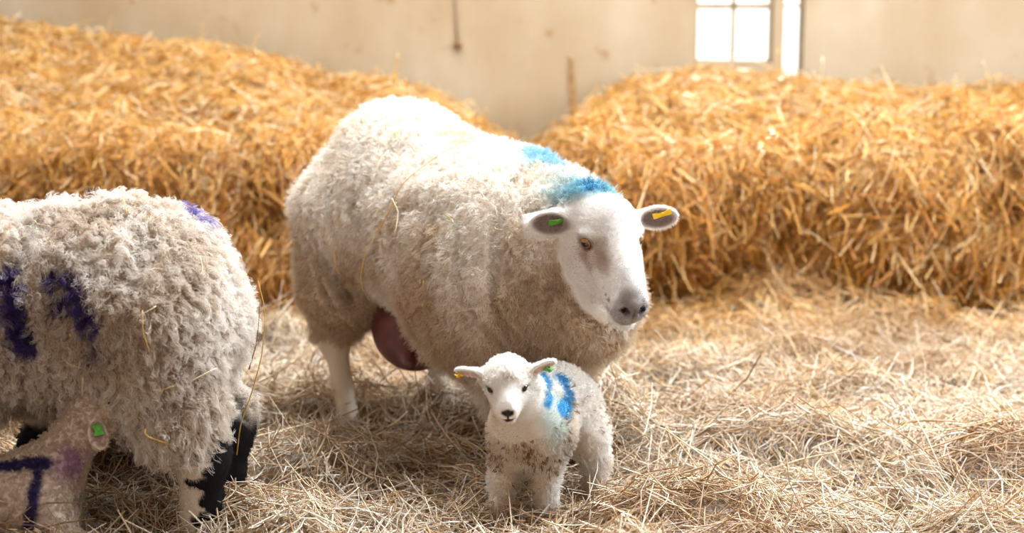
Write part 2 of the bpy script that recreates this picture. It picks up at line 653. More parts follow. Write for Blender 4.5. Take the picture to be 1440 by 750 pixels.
def wall_material():
    m, n, l = new_mat('old rendered wall')
    out = n.new('ShaderNodeOutputMaterial')
    p = n.new('ShaderNodeBsdfPrincipled')
    p.inputs['Roughness'].default_value = 0.9
    p.inputs['Specular IOR Level'].default_value = 0.15
    tc = n.new('ShaderNodeTexCoord')
    n1 = n.new('ShaderNodeTexNoise')
    n1.inputs['Scale'].default_value = 1.7
    n1.inputs['Detail'].default_value = 6
    n1.inputs['Roughness'].default_value = 0.6
    r1 = n.new('ShaderNodeValToRGB')
    r1.color_ramp.elements[0].position = 0.32
    r1.color_ramp.elements[0].color = (0.36, 0.255, 0.150, 1)
    r1.color_ramp.elements[1].position = 0.68
    r1.color_ramp.elements[1].color = (0.43, 0.34, 0.235, 1)
    mp = n.new('ShaderNodeMapping')
    mp.inputs['Scale'].default_value = (4, 4, 0.9)
    n2 = n.new('ShaderNodeTexNoise')
    n2.inputs['Scale'].default_value = 1.0
    n2.inputs['Detail'].default_value = 5
    r2 = n.new('ShaderNodeValToRGB')
    r2.color_ramp.elements[0].position = 0.35
    r2.color_ramp.elements[0].color = (0.90, 0.86, 0.79, 1)
    r2.color_ramp.elements[1].position = 0.6
    r2.color_ramp.elements[1].color = (1, 1, 1, 1)
    n3 = n.new('ShaderNodeTexNoise')
    n3.inputs['Scale'].default_value = 9.0
    n3.inputs['Detail'].default_value = 3
    r3 = n.new('ShaderNodeValToRGB')
    r3.color_ramp.elements[0].position = 0.65
    r3.color_ramp.elements[0].color = (1, 1, 1, 1)
    r3.color_ramp.elements[1].position = 0.76
    r3.color_ramp.elements[1].color = (0.74, 0.57, 0.40, 1)
    m1 = n.new('ShaderNodeMix')
    m1.data_type, m1.blend_type = 'RGBA', 'MULTIPLY'
    m1.inputs[0].default_value = 1
    m2 = n.new('ShaderNodeMix')
    m2.data_type, m2.blend_type = 'RGBA', 'MULTIPLY'
    m2.inputs[0].default_value = 1
    bm_ = n.new('ShaderNodeBump')
    bm_.inputs['Strength'].default_value = 0.3
    bm_.inputs['Distance'].default_value = 0.01
    l.new(tc.outputs['Object'], n1.inputs['Vector'])
    l.new(tc.outputs['Object'], mp.inputs['Vector'])
    l.new(mp.outputs[0], n2.inputs['Vector'])
    l.new(tc.outputs['Object'], n3.inputs['Vector'])
    l.new(n1.outputs[0], r1.inputs[0])
    l.new(n2.outputs[0], r2.inputs[0])
    l.new(n3.outputs[0], r3.inputs[0])
    l.new(r1.outputs[0], m1.inputs[6])
    l.new(r2.outputs[0], m1.inputs[7])
    l.new(m1.outputs[2], m2.inputs[6])
    l.new(r3.outputs[0], m2.inputs[7])
    l.new(m2.outputs[2], p.inputs['Base Color'])
    l.new(n1.outputs[0], bm_.inputs['Height'])
    l.new(bm_.outputs[0], p.inputs['Normal'])
    l.new(p.outputs[0], out.inputs[0])
    return m


M_WALL = wall_material()
wall = Poly()
Y0, Y1 = WALL_Y, WALL_Y + 0.16
for (xa, xb, za, zb) in ((-4.5, WX0, -0.2, 2.6), (WX0, WX1, -0.2, WZ0), (WX1, SX0, -0.2, WZ1), (SX0, SX1, -0.2, SZ0),
                         (WX0, SX1, WZ1, 2.6), (SX1, 4.8, -0.2, 2.6)):
    wall.box((xa, Y0, za), (xb, Y1, zb))
tag(wall.build('wall_back', M_WALL), kind='structure')

M_FRAME = plain_material('painted window frame', (0.34, 0.26, 0.17), 0.6, 0.3, 0.15, 20)


def glass_material():
    m, n, l = new_mat('window glass')
    out = n.new('ShaderNodeOutputMaterial')
    tr = n.new('ShaderNodeBsdfTransparent')
    gl = n.new('ShaderNodeBsdfGlossy')
    gl.inputs['Roughness'].default_value = 0.05
    fr = n.new('ShaderNodeFresnel')
    fr.inputs[0].default_value = 1.45
    mx = n.new('ShaderNodeMixShader')
    l.new(fr.outputs[0], mx.inputs[0])
    l.new(tr.outputs[0], mx.inputs[1])
    l.new(gl.outputs[0], mx.inputs[2])
    l.new(mx.outputs[0], out.inputs[0])
    return m


M_GLASS = glass_material()
win = tag(empty('window_1', ((WX0 + WX1) / 2, WALL_Y, WZ0)), 'bright paned window in the back wall', kind='structure')
hw, hh = (WX1 - WX0) / 2, WZ1 - WZ0
fr = Poly()
b_ = 0.012
BAR = unproject(1028, 10, WALL_Y + 0.05)[2] - WZ0
for (lo, hi) in (((-hw, 0.03, 0), (-hw + b_, 0.07, hh)), ((hw - b_, 0.03, 0), (hw, 0.07, hh)), ((-hw, 0.03, 0), (hw, 0.07, b_)), ((-hw, 0.03, hh - b_), (hw, 0.07, hh)),
                 ((-0.009, 0.035, 0), (0.009, 0.065, hh)), ((-hw, 0.035, BAR - 0.008), (hw, 0.065, BAR + 0.016)), ((-hw, 0.035, 0.53), (hw, 0.065, 0.546))):
    fr.box(lo, hi)
fr.build('window_frame', M_FRAME, win, bevel=0.002)
for sx in (-1, 1):
    for (za, zb) in ((b_, BAR - 0.008), (BAR + 0.016, 0.53), (0.546, hh - b_)):
        g = Poly()
        xa, xb = sorted((sx * 0.009, sx * (hw - b_)))
        g.box((xa, 0.048, za), (xb, 0.052, zb))
        g.build('pane', M_GLASS, win)
slit = tag(empty('window_2', ((SX0 + SX1) / 2, WALL_Y, SZ0)), 'narrow tall gap of daylight right of the paned window', kind='structure')
hs, hz = (SX1 - SX0) / 2, WZ1 - SZ0
fr = Poly()
for (lo, hi) in (((-hs, 0.04, 0), (-hs + 0.008, 0.08, hz)), ((hs - 0.008, 0.04, 0), (hs, 0.08, hz)), ((-hs, 0.045, BAR + WZ0 - SZ0), (hs, 0.075, BAR + WZ0 - SZ0 + 0.01)), ((-hs, 0.04, hz - 0.01), (hs, 0.08, hz))):
    fr.box(lo, hi)
fr.build('window_frame', M_FRAME, slit, bevel=0.002)
g = Poly()
g.box((-hs + 0.008, 0.058, 0.0), (hs - 0.008, 0.062, hz - 0.01))
g.build('pane', M_GLASS, slit)


# ------------------------------------------------------------------ bedding
def ground(x, y):
    P = np.stack([np.asarray(x, float).ravel(), np.asarray(y, float).ravel(), np.zeros(np.size(x))], 1)
    a = fbm(P, (2.2, 3.6, 1), 3, 3) - 0.5
    b = np.maximum(noise(P, (4.0, 5.5, 1), 9) - 0.55, 0)
    c = np.maximum(noise(P, (11, 13, 1), 12) - 0.45, 0)
    h = a * 0.17 + b * 0.24 + c * 0.05
    return h.reshape(np.shape(x)) - 0.012


nx, ny = 150, 110
gx, gy = np.meshgrid(np.linspace(-4.2, 4.5, nx), np.linspace(1.8, 5.92, ny), indexing='ij')
gz = ground(gx, gy) - 0.022
V = np.stack([gx.ravel(), gy.ravel(), gz.ravel()], 1)
ii = np.arange(nx * ny).reshape(nx, ny)
Qb = np.stack([ii[:-1, :-1], ii[1:, :-1], ii[1:, 1:], ii[:-1, 1:]], -1).reshape(-1, 4)
core_t = np.array([0.20, 0.12, 0.055]) * (0.6 + 0.8 * noise(V, 30, 5))[:, None]  # dark core deepens the gaps between stalks, shade put into the colour


def bedding_strands(n, rng, xr, yr, frame=True):
    x = rng.uniform(*xr, n * 2)
    y = rng.uniform(*yr, n * 2)
    if frame:
        k = np.abs(x) < 0.31 * y + 0.12
        x, y = x[k][:n], y[k][:n]
    else:
        x, y = x[:n], y[:n]
    n = len(x)
    z = ground(x, y)
    e = 0.03
    gxn = (ground(x + e, y) - z) / e
    gyn = (ground(x, y + e) - z) / e
    az = rng.uniform(0, 6.283, n)
    # neighbouring stalks tend to lie the same way
    P0 = np.stack([x, y, np.zeros(n)], 1)
    az = np.where(rng.random(n) < 0.55, noise(P0, 5, 21) * 9 + rng.normal(0, 0.5, n), az)
    tilt = rng.normal(0.05, 0.22, n)
    tilt = np.where(rng.random(n) < 0.06, np.abs(rng.normal(0.5, 0.3, n)), tilt)
    D = np.stack([np.cos(az), np.sin(az), np.tan(np.clip(tilt, -0.9, 1.2)) + gxn * np.cos(az) + gyn * np.sin(az)], 1)
    L = np.clip(rng.lognormal(math.log(0.082), 0.55, n), 0.02, 0.28)
    W = rng.uniform(0.0020, 0.0056, n)
    zz = z + rng.normal(0.0, 0.014, n) + np.abs(np.sin(tilt)) * L * 0.35
    bend = rng.normal(0, 0.35, (n, 3))
    P = np.stack([x, y, zz], 1)
    t = straw_tints(PALE, n, rng, [0.22, 0.18, 0.22, 0.14, 0.11, 0.13])
    # the bedding is more golden towards the bales
    g = (sstep(5.0, 5.9, y) * 0.8 + 0.28 * sstep(0.45, 0.75, fbm(P0, 2.4, 40, 2)))[:, None]
    t = t * (1 - g) + straw_tints(GOLD, n, rng, [0.2, 0.2, 0.2, 0.2, 0.1, 0.1]) * g
    # trampled darker patches
    g = (sstep(0.50, 0.66, fbm(P0, (3.2, 4.5, 1), 66, 3)) * 0.55)[:, None]
    t = t * (1 - g) + t * np.array([0.60, 0.47, 0.34]) * g
    return P, D, L, W, bend, t


rng = np.random.default_rng(101)
A = [bedding_strands(62000, rng, (-2.1, 2.1), (3.1, 5.9)), bedding_strands(9000, rng, (-2.8, 2.8), (2.6, 5.9), False)]
P, D, L, W, bend, tint = (np.concatenate([a[i] for a in A]) for i in range(6))
vs, qs, per = straw_geometry(P, D, L, W, bend, rng)
bed_v = np.concatenate([V, vs])
bed_q = np.concatenate([Qb, qs + len(V)])
bed_t = np.concatenate([core_t, np.repeat(tint, per, 0)])
tag(np_mesh('straw_bedding', bed_v, bed_q, M_STRAW, None, bed_t), 'loose pale straw bedding covering the barn floor', 'straw bedding', kind='stuff')


# ------------------------------------------------------------------ straw bales
def crest(pts, y):
    """Heights of a bale's back edge at world depth y, from where its outline meets the wall."""
    W_ = [unproject(px, py, y) for px, py in pts]
    return np.array([w[0] for w in W_]), np.array([w[2] for w in W_])


def straw_bank(name, label, outline, x0, x1, front_h, seed, n_face, n_top, yf=5.9, group=None, end0=0.0, end1=0.0):
    rng = np.random.default_rng(seed)
    yb = WALL_Y - 0.09
    cx, cz = crest(outline, yb)

    def surf(x, v):
        """v 0..1 up the front, 1..2 over the top to the wall."""
        x = np.asarray(x, float)
        hb = np.interp(x, cx, cz)
        hf = np.interp(x, [x0, x1], front_h)
        e = sstep(0, 0.5, (x - x0) / max(end0, 1e-6)) if end0 else 1.0
        if end1:
            e = e * sstep(0, 0.5, (x1 - x) / end1)
        hf = hf * (0.25 + 0.75 * e)
        N0 = np.stack([x, v * 0.6, np.zeros_like(x)], 1)
        bulge = (fbm(N0, (2.4, 2.4, 1), seed, 4) - 0.5) * 0.36
        wob = (fbm(N0, (4.0, 4.5, 1), seed + 50, 3) - 0.5) * 0.20
        s = np.clip(v, 0, 1)
        u = np.clip(v - 1, 0, 1)
        rnd = 0.10 * (1 - np.sqrt(np.maximum(0, 1 - np.clip((s - 0.7) / 0.3, 0, 1) ** 2)))
        y = yf + bulge * np.sin(np.clip(s, 0, 1) * 2.2 + 0.4) * (1 - u) + rnd * 1.2 + u * (yb - yf - 0.12)
        z = s * hf * (1 - 0.04) + u * (hb - hf * 0.96) + wob * sstep(0.5, 1.1, v) * (1 - sstep(1.6, 2.0, v)) + wob * 0.3 * sstep(1.6, 2.0, v) - 0.09 * (1 - s)
        return np.stack([x, y, z], 1)
    nx, nv = 160, 60
    X, Vv = np.meshgrid(np.linspace(x0, x1, nx), np.linspace(0, 2, nv), indexing='ij')
    S = surf(X.ravel(), Vv.ravel())
    # push the packed core a little inside the loose stalks, close it at the bottom and the back
    e = 1e-3
    du = surf(X.ravel() + e, Vv.ravel()) - S
    dv = surf(X.ravel(), Vv.ravel() + e) - S
    Nn = unit(np.cross(du, dv))
    C = S - Nn * 0.03
    ii = np.arange(nx * nv).reshape(nx, nv)
    q = np.stack([ii[:-1, :-1], ii[1:, :-1], ii[1:, 1:], ii[:-1, 1:]], -1).reshape(-1, 4)
    Vb = C.reshape(nx, nv, 3)
    low = Vb[:, -1, :].copy()
    low[:, 2] = -0.095
    base = nx * nv
    jj = np.arange(nx)
    q2 = np.stack([ii[:-1, -1], ii[1:, -1], base + jj[1:], base + jj[:-1]], -1)
    q3 = np.stack([base + jj[:-1], base + jj[1:], ii[1:, 0], ii[:-1, 0]], -1)
    Vall = np.concatenate([C, low])
    mid = len(Vall)
    caps = []
    for k, row in ((0, ii[0]), (1, ii[-1])):
        ring = np.concatenate([row, [base + (0 if k == 0 else nx - 1)]])
        cpt = Vall[ring].mean(0)
        Vall = np.concatenate([Vall, cpt[None]])
        tri = np.stack([np.full(len(ring), mid + k), ring, np.roll(ring, -1)], -1)
        caps.append(tri if k == 0 else tri[:, ::-1])
    tcore = np.array([0.15, 0.07, 0.018]) * (0.5 + 0.9 * noise(Vall * np.array([1, 1, 0.35]), 60, seed))[:, None]  # core coloured dark so hollows between the loose stalks look shaded
    root = empty(name, ((x0 + x1) / 2, yf + 0.6, 0))
    tag(root, label, 'straw bale', group)
    off = np.array([(x0 + x1) / 2, yf + 0.6, 0])
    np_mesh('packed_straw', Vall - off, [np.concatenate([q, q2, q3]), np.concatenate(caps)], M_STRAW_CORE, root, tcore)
    # loose stalks
    parts = []
    for n, vr, face in ((n_face, (0.0, 1.12), True), (n_top, (0.88, 2.0), False)):
        x = rng.uniform(x0, x1, n)
        v = rng.uniform(*vr, n)
        S = surf(x, v)
        du = unit(surf(x + e, v) - S)
        dv = unit(surf(x, v + e) - S)
        Nn = unit(np.cross(du, dv))
        if face:
            ang = rng.normal(0, 0.55, n) + (noise(np.stack([x, v, 0 * x], 1), (5, 4, 1), seed + 9) - 0.5) * 1.2
            D = dv * np.cos(ang)[:, None] + du * np.sin(ang)[:, None] + Nn * rng.normal(-0.06, 0.30, n)[:, None]
            L = np.clip(rng.lognormal(math.log(0.12), 0.55, n), 0.03, 0.38)
            outw = rng.normal(0.002, 0.020, n)
            gain = np.array([0.92, 0.80, 0.62])  # front stalks tinted darker than the top, the face's shade in their colour
        else:
            ang = rng.uniform(0, 6.283, n)
            D = dv * np.cos(ang)[:, None] + du * np.sin(ang)[:, None] + Nn * rng.normal(0.05, 0.25, n)[:, None]
            up = rng.random(n) < 0.012
            D[up] = D[up] * 0.5 + np.array([0, 0, 1.2])
            L = np.clip(rng.lognormal(math.log(0.10), 0.5, n), 0.03, 0.3)
            outw = rng.normal(0.002, 0.012, n)
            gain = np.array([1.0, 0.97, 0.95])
        W = rng.uniform(0.0035, 0.0085, n)
        P = S + Nn * outw[:, None]
        bend = rng.normal(0, 0.3, (n, 3)) - Nn * 0.15
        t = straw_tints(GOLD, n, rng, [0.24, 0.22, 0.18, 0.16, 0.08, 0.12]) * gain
        Du = unit(D)
        k = (P[:, 1] + np.abs(Du[:, 1]) * L * 0.8 < WALL_Y - 0.01) & (P[:, 0] - np.abs(Du[:, 0]) * L * 0.5 > x0 - 0.02) & (P[:, 0] + np.abs(Du[:, 0]) * L * 0.5 < x1 + 0.02)
        parts.append(tuple(q_[k] for q_ in (P - off, D, L, W, bend, t)))
    P, D, L, W, bend, t = (np.concatenate([a[i] for a in parts]) for i in range(6))
    tag(straw_object('loose_straw', P, D, L, W, bend, t, rng, root), kind='stuff')
    return root


straw_bank('straw_bale', 'tall golden straw bale against the wall behind the purple-marked ewe',
           [(-300, 20), (0, 28), (120, 46), (230, 58), (320, 74), (400, 94), (480, 108), (560, 122), (610, 136), (650, 158), (700, 190), (760, 215)],
           -2.75, 0.02, (0.66, 0.50), 5, 24000, 26000, end1=0.35)
straw_bank('straw_bale', 'long golden straw bale below the bright window, behind the ewe facing out',
           [(700, 240), (770, 192), (800, 170), (840, 142), (900, 118), (960, 104), (1090, 104), (1200, 126), (1290, 132), (1440, 118), (1700, 110)],
           0.05, 2.95, (0.56, 0.60), 8, 28000, 28000, end0=0.5)


BODIES = {}

# ================================================================== THE SHEEP
EWE_HEAD = dict(
    cran=((0.045, 0, -0.055), (0.078, 0.066, 0.072)),
    face=[((0.05, 0, -0.058), (0.215, 0, -0.042), 0.064, 0.037), ((0.03, 0, -0.022), (0.205, 0, -0.018), 0.040, 0.024)],
    jaw=[((0.07, 0.022, -0.105), (0.205, 0.006, -0.068), 0.040, 0.024), ((0.07, -0.022, -0.105), (0.205, -0.006, -0.068), 0.040, 0.024)],
    muz=((0.227, 0, -0.041), (0.033, 0.036, 0.036)),
    lip=((0.224, 0, -0.084), (0.031, 0.027, 0.0165)),
    eye=(0.088, 0.0575, -0.031), eye_r=0.0182,
    nostril=((0.259, 0.0165, -0.023), (0.010, 0.0095, 0.0052)),
    mouth=((0.248, 0, -0.0735), (0.024, 0.038, 0.0036)),
    ear_base=(0.022, 0.058, -0.050), ear_len=0.125, ear_wid=0.062, ear_th=0.0135)


def scaled(h, k, kb=1.0):
    f = np.array([k, k * kb, k])
    o = dict(h)
    o['cran'] = (np.array(h['cran'][0]) * f, np.array(h['cran'][1]) * f)
    for q in ('face', 'jaw'):
        o[q] = [(np.array(a) * f, np.array(b) * f, ra * k * kb, rb * k * kb) for a, b, ra, rb in h[q]]
    for q in ('muz', 'lip', 'nostril', 'mouth'):
        o[q] = (np.array(h[q][0]) * f, np.array(h[q][1]) * f)
    o['eye'] = tuple(np.array(h['eye']) * f)
    o['ear_base'] = tuple(np.array(h['ear_base']) * f)
    return o


EWE_HEAD['look'] = (0.88, 1.0, 0.14)
EWE_HEAD = scaled(EWE_HEAD, 1.20, 1.03)
EWE_HEAD['ear_len'] = 0.112
LAMB_HEAD = dict(
    look=(1.15, 1.0, 0.05),
    cran=((0.028, 0, -0.036), (0.054, 0.048, 0.050)),
    face=[((0.035, 0, -0.040), (0.100, 0, -0.034), 0.042, 0.025), ((0.025, 0, -0.020), (0.098, 0, -0.020), 0.030, 0.016)],
    jaw=[((0.035, 0.014, -0.064), (0.100, 0.003, -0.050), 0.029, 0.017), ((0.035, -0.014, -0.064), (0.100, -0.003, -0.050), 0.029, 0.017)],
    muz=((0.108, 0, -0.033), (0.021, 0.023, 0.021)),
    lip=((0.104, 0, -0.0565), (0.019, 0.017, 0.011)),
    eye=(0.060, 0.040, -0.022), eye_r=0.0100,
    nostril=((0.1275, 0.0085, -0.026), (0.005, 0.004, 0.0035)),
    mouth=((0.120, 0, -0.0485), (0.012, 0.013, 0.0035)),
    ear_base=(0.012, 0.044, -0.026), ear_len=0.072, ear_wid=0.044, ear_th=0.0085)


def build_head(fd, H, hs, k, ears):
    """hs: head spec, H: (origin, 3x3 frame); ears: two (direction, opening normal) in the head frame, left then right."""
    O, R = H

    def w(p):
        return O + R @ np.asarray(p, float)
    z = 1.0 if hs['eye_r'] > 0.012 else 0.7
    fd.begin()
    fd.ell(w(hs['cran'][0]), hs['cran'][1], R, 0.01)
    for a, b, ra, rb in hs['face'] + hs['jaw']:
        fd.cone(w(a), w(b), ra, rb, 0.012 * z)
    fd.ell(w(hs['muz'][0]), hs['muz'][1], R, 0.010 * z)
    fd.ell(w(hs['lip'][0]), hs['lip'][1], R, 0.006 * z)
    # set the eyes, nostrils and mouth on the surface just made
    hs = dict(hs)
    ex, ey, ez = hs['eye']
    er = hs['eye_r']
    look = unit(np.array(hs['look'], float))
    e0 = np.array([ex, ey, ez]) - look * 0.05
    hs['eye'] = tuple(e0 + look * (fd.surface(w(e0), R @ look, 0.12) - er * (0.66 if z == 1.0 else 0.52)))
    up = np.array([-0.62, 0, 0.78])
    na, nb, nc = hs['nostril'][0]
    na = 0.08 * z + fd.surface(w((0.08 * z, nb, nc)), R[:, 0], 0.25)
    hs['nostril'] = ((na, nb, nc), hs['nostril'][1])
    mc = hs['mouth'][0][2]
    ma = 0.08 * z + fd.surface(w((0.08 * z, 0, mc)), R[:, 0], 0.25)
    hs['mouth'] = ((ma - hs['mouth'][1][0] * 0.5, 0, mc), hs['mouth'][1])
    for sgn, (ed, en) in zip((1, -1), ears):
        e = np.array(hs['eye']) * np.array([1, sgn, 1])
        lk = look * np.array([1, sgn, 1])
        sd = unit(np.cross(up, lk))
        B = np.stack([lk, sd, np.cross(lk, sd)], 1)
        RB = R @ B
        # brow and lids round the eye, then the socket
        fd.ell(w(e + B @ np.array([-0.45, 0, 1.0]) * er), np.array([0.9, 1.7, 0.6]) * er, RB, 0.008 * z)
        fd.ell(w(e), np.array([1.02, 1.35, 1.15]) * er, RB, 0.006 * z)
        fd.ell(w(e + B @ np.array([0.85, 0, 0]) * er), np.array([0.85, 1.18, 0.90]) * er, RB, 0.0025, sub=True)
        n0 = np.array(hs['nostril'][0]) * np.array([1, sgn, 1])
        Rn = R @ np.array(Matrix.Rotation(sgn * 0.7, 3, 'X')) @ np.array(Matrix.Rotation(0.5, 3, 'Y'))
        fd.ell(w(n0), hs['nostril'][1], Rn, 0.004, sub=True)
        # ear: a leaf hollowed on its open side
        b = np.array(hs['ear_base']) * np.array([1, sgn, 1])
        ed = unit(np.array(ed, float))
        en = np.array(en, float)
        en = unit(en - ed * (en @ ed))
        wd = np.cross(en, ed)
        RE = R @ np.stack([ed, wd, en], 1)
        L, Wd, th = hs['ear_len'], hs['ear_wid'], hs['ear_th']
        fd.cone(w(b - ed * 0.01), w(b + ed * L * 0.33), Wd * 0.34, Wd * 0.27, 0.012)
        fd.ell(w(b + ed * L * 0.56), (L * 0.46, Wd * 0.5, th), RE, 0.012)
        fd.cone(w(b + ed * L * 0.62), w(b + ed * L * 0.98), Wd * 0.20, Wd * 0.06, 0.012) if False else None
        fd.ell(w(b + ed * L * 0.58 + en * th * 0.95), (L * 0.43, Wd * 0.43, th * 1.05), RE, 0.004, sub=True)
    # the cleft of the nose and the mouth line
    nx_ = hs['nostril'][0][0]
    fd.ell(w((nx_ + 0.002, 0, hs['nostril'][0][2] - 0.6 * hs['muz'][1][2] * 0.55)), (0.008, 0.0016, hs['muz'][1][2] * 0.5), R, 0.004, sub=True)
    fd.ell(w(hs['mouth'][0]), hs['mouth'][1], R, 0.003, sub=True)
    fd.end(k)
    return hs


def eyeball(parent, H, hs, sgn, iris, amber=True):
    O, R = H
    er = hs['eye_r'] * 1.02
    nu, nv = 40, 28
    th = np.linspace(0, math.pi, nv)
    ph = np.linspace(0, 2 * math.pi, nu, endpoint=False)
    V = np.array([(math.cos(t), math.sin(t) * math.cos(p), math.sin(t) * math.sin(p)) for t in th for p in ph])
    q = np.array([(i * nu + j, i * nu + (j + 1) % nu, (i + 1) * nu + (j + 1) % nu, (i + 1) * nu + j) for i in range(nv - 1) for j in range(nu)])
    r = np.hypot(V[:, 1], V[:, 2])
    front = V[:, 0] > 0
    t = np.tile(np.array([0.75, 0.70, 0.64]), (len(V), 1))
    irm = front & (r < 0.86)
    t[irm] = np.array(iris) * (0.6 + 0.5 * (1 - r[irm]) + 0.25 * (noise(V[irm], 14, 3) - 0.5))[:, None]
    t[front & (r > 0.74) & (r < 0.86)] = (0.05, 0.03, 0.02)
    pup = front & (((V[:, 1] / 0.58) ** 2 + (V[:, 2] / 0.34) ** 2) < 1) if amber else front & (r < 0.6)
    t[pup] = (0.006, 0.005, 0.006)
    look = unit(np.array(hs['look']) * np.array([1, sgn, 1]))          # eyes look forward and out
    up = np.array([-0.62, 0, 0.78])
    side = unit(np.cross(up, look))
    up = np.cross(look, side)
    B = R @ np.stack([look, side, up], 1)
    c = O + R @ (np.array(hs['eye']) * np.array([1, sgn, 1]))
    return np_mesh('eye', c + (V * er) @ B.T, q[:, ::-1], M_EYE, parent, t)


def ear_tag(parent, H, hs, sgn, ed, en, mat, at=0.5, size=(0.030, 0.011), off=0.0, spin=0.0, lift=0.006):
    """A bent plastic strip through the ear with its stud."""
    O, R = H
    ed = unit(np.array(ed, float))
    en = np.array(en, float)
    en = unit(en - ed * (en @ ed))
    wd = np.cross(en, ed)
    cs, sn = math.cos(spin), math.sin(spin)
    e1, e2 = ed * cs + wd * sn, wd * cs - ed * sn
    b = np.array(hs['ear_base']) * np.array([1, sgn, 1]) + ed * hs['ear_len'] * at + wd * off + en * lift
    p = Poly()
    L, Wd = size
    V, Fs = [], []
    for i, u in enumerate(np.linspace(-0.5, 0.5, 7)):
        for sv in (-0.5, 0.5):
            for z in (0.0, 0.0022):
                q = b + e1 * u * L + e2 * sv * Wd * (1.0 if abs(u) > 0.2 else 0.75) + en * (z + 0.004 * math.cos(u * 3.1))
                V.append(O + R @ q)
    for i in range(6):
        a, c = i * 4, i * 4 + 4
        Fs += [(a, c, c + 2, a + 2), (a + 1, a + 3, c + 3, c + 1), (a, a + 1, c + 1, c), (a + 2, c + 2, c + 3, a + 3)]
    Fs += [(0, 2, 3, 1), (24, 25, 27, 26)]
    p.add(V, Fs)
    o = p.build('ear_tag', mat, parent, bevel=0.0006)
    s = Poly()
    s.tube([O + R @ (b - en * 0.008), O + R @ (b + en * 0.009)], [0.0035, 0.0042], 10)
    s.build('stud', mat, o)
    return o


def hoof(parent, c, fwd, r=0.03, h=0.05):
    """Two toes side by side."""
    p = Poly()
    f = unit(np.array(fwd, float))
    sd = np.array([-f[1], f[0], 0])
    for s in (-1, 1):
        V, Fs = [], []
        n = 12
        for z, sc_, sh in ((0, 1.0, 0.10), (0.4, 0.93, 0.04), (1.0, 0.72, -0.18)):
            for k in range(n):
                a = 2 * math.pi * k / n
                d = f * (math.cos(a) * r * 1.25 * sc_ * (1 + 0.18 * max(0, math.cos(a))) + sh * r) + sd * (s * r * 0.5 + math.sin(a) * r * 0.47 * sc_)
                V.append(np.asarray(c) + d + np.array([0, 0, z * h]))
        for i in range(2):
            for k in range(n):
                Fs.append((i * n + k, i * n + (k + 1) % n, (i + 1) * n + (k + 1) % n, (i + 1) * n + k))
        Fs += [tuple(range(n))[::-1], tuple(2 * n + k for k in range(n))]
        p.add(V, Fs)
    return p.build('hoof', M_HOOF, parent, bevel=0.002, smooth=False)


def blot(P, c, r, seed, soft=0.5, scale=40, wob=0.6):
    """A ragged dye mark: 1 inside an ellipsoid with a noisy edge."""
    d = np.sqrt((((P - np.array(c)) / np.array(r)) ** 2).sum(1)) + (fbm(P, scale, seed, 3) - 0.5) * wob * 2
    return 1 - sstep(1 - soft, 1 + soft * 0.3, d)


def stroke(P, pts, r, seed, soft=0.5, scale=40, wob=0.5):
    d = np.full(len(P), 9.0)
    for a, b in zip(pts[:-1], pts[1:]):
        a, b = np.array(a, float), np.array(b, float)
        t = np.clip(((P - a) @ (b - a)) / max((b - a) @ (b - a), 1e-9), 0, 1)
        d = np.minimum(d, np.linalg.norm(P - a - t[:, None] * (b - a), axis=1) / r)
    d = d + (fbm(P, scale, seed, 3) - 0.5) * wob * 2
    return 1 - sstep(1 - soft, 1 + soft * 0.4, d)


def lerp(a, b, m):
    return a * (1 - m[:, None]) + np.asarray(b) * m[:, None]


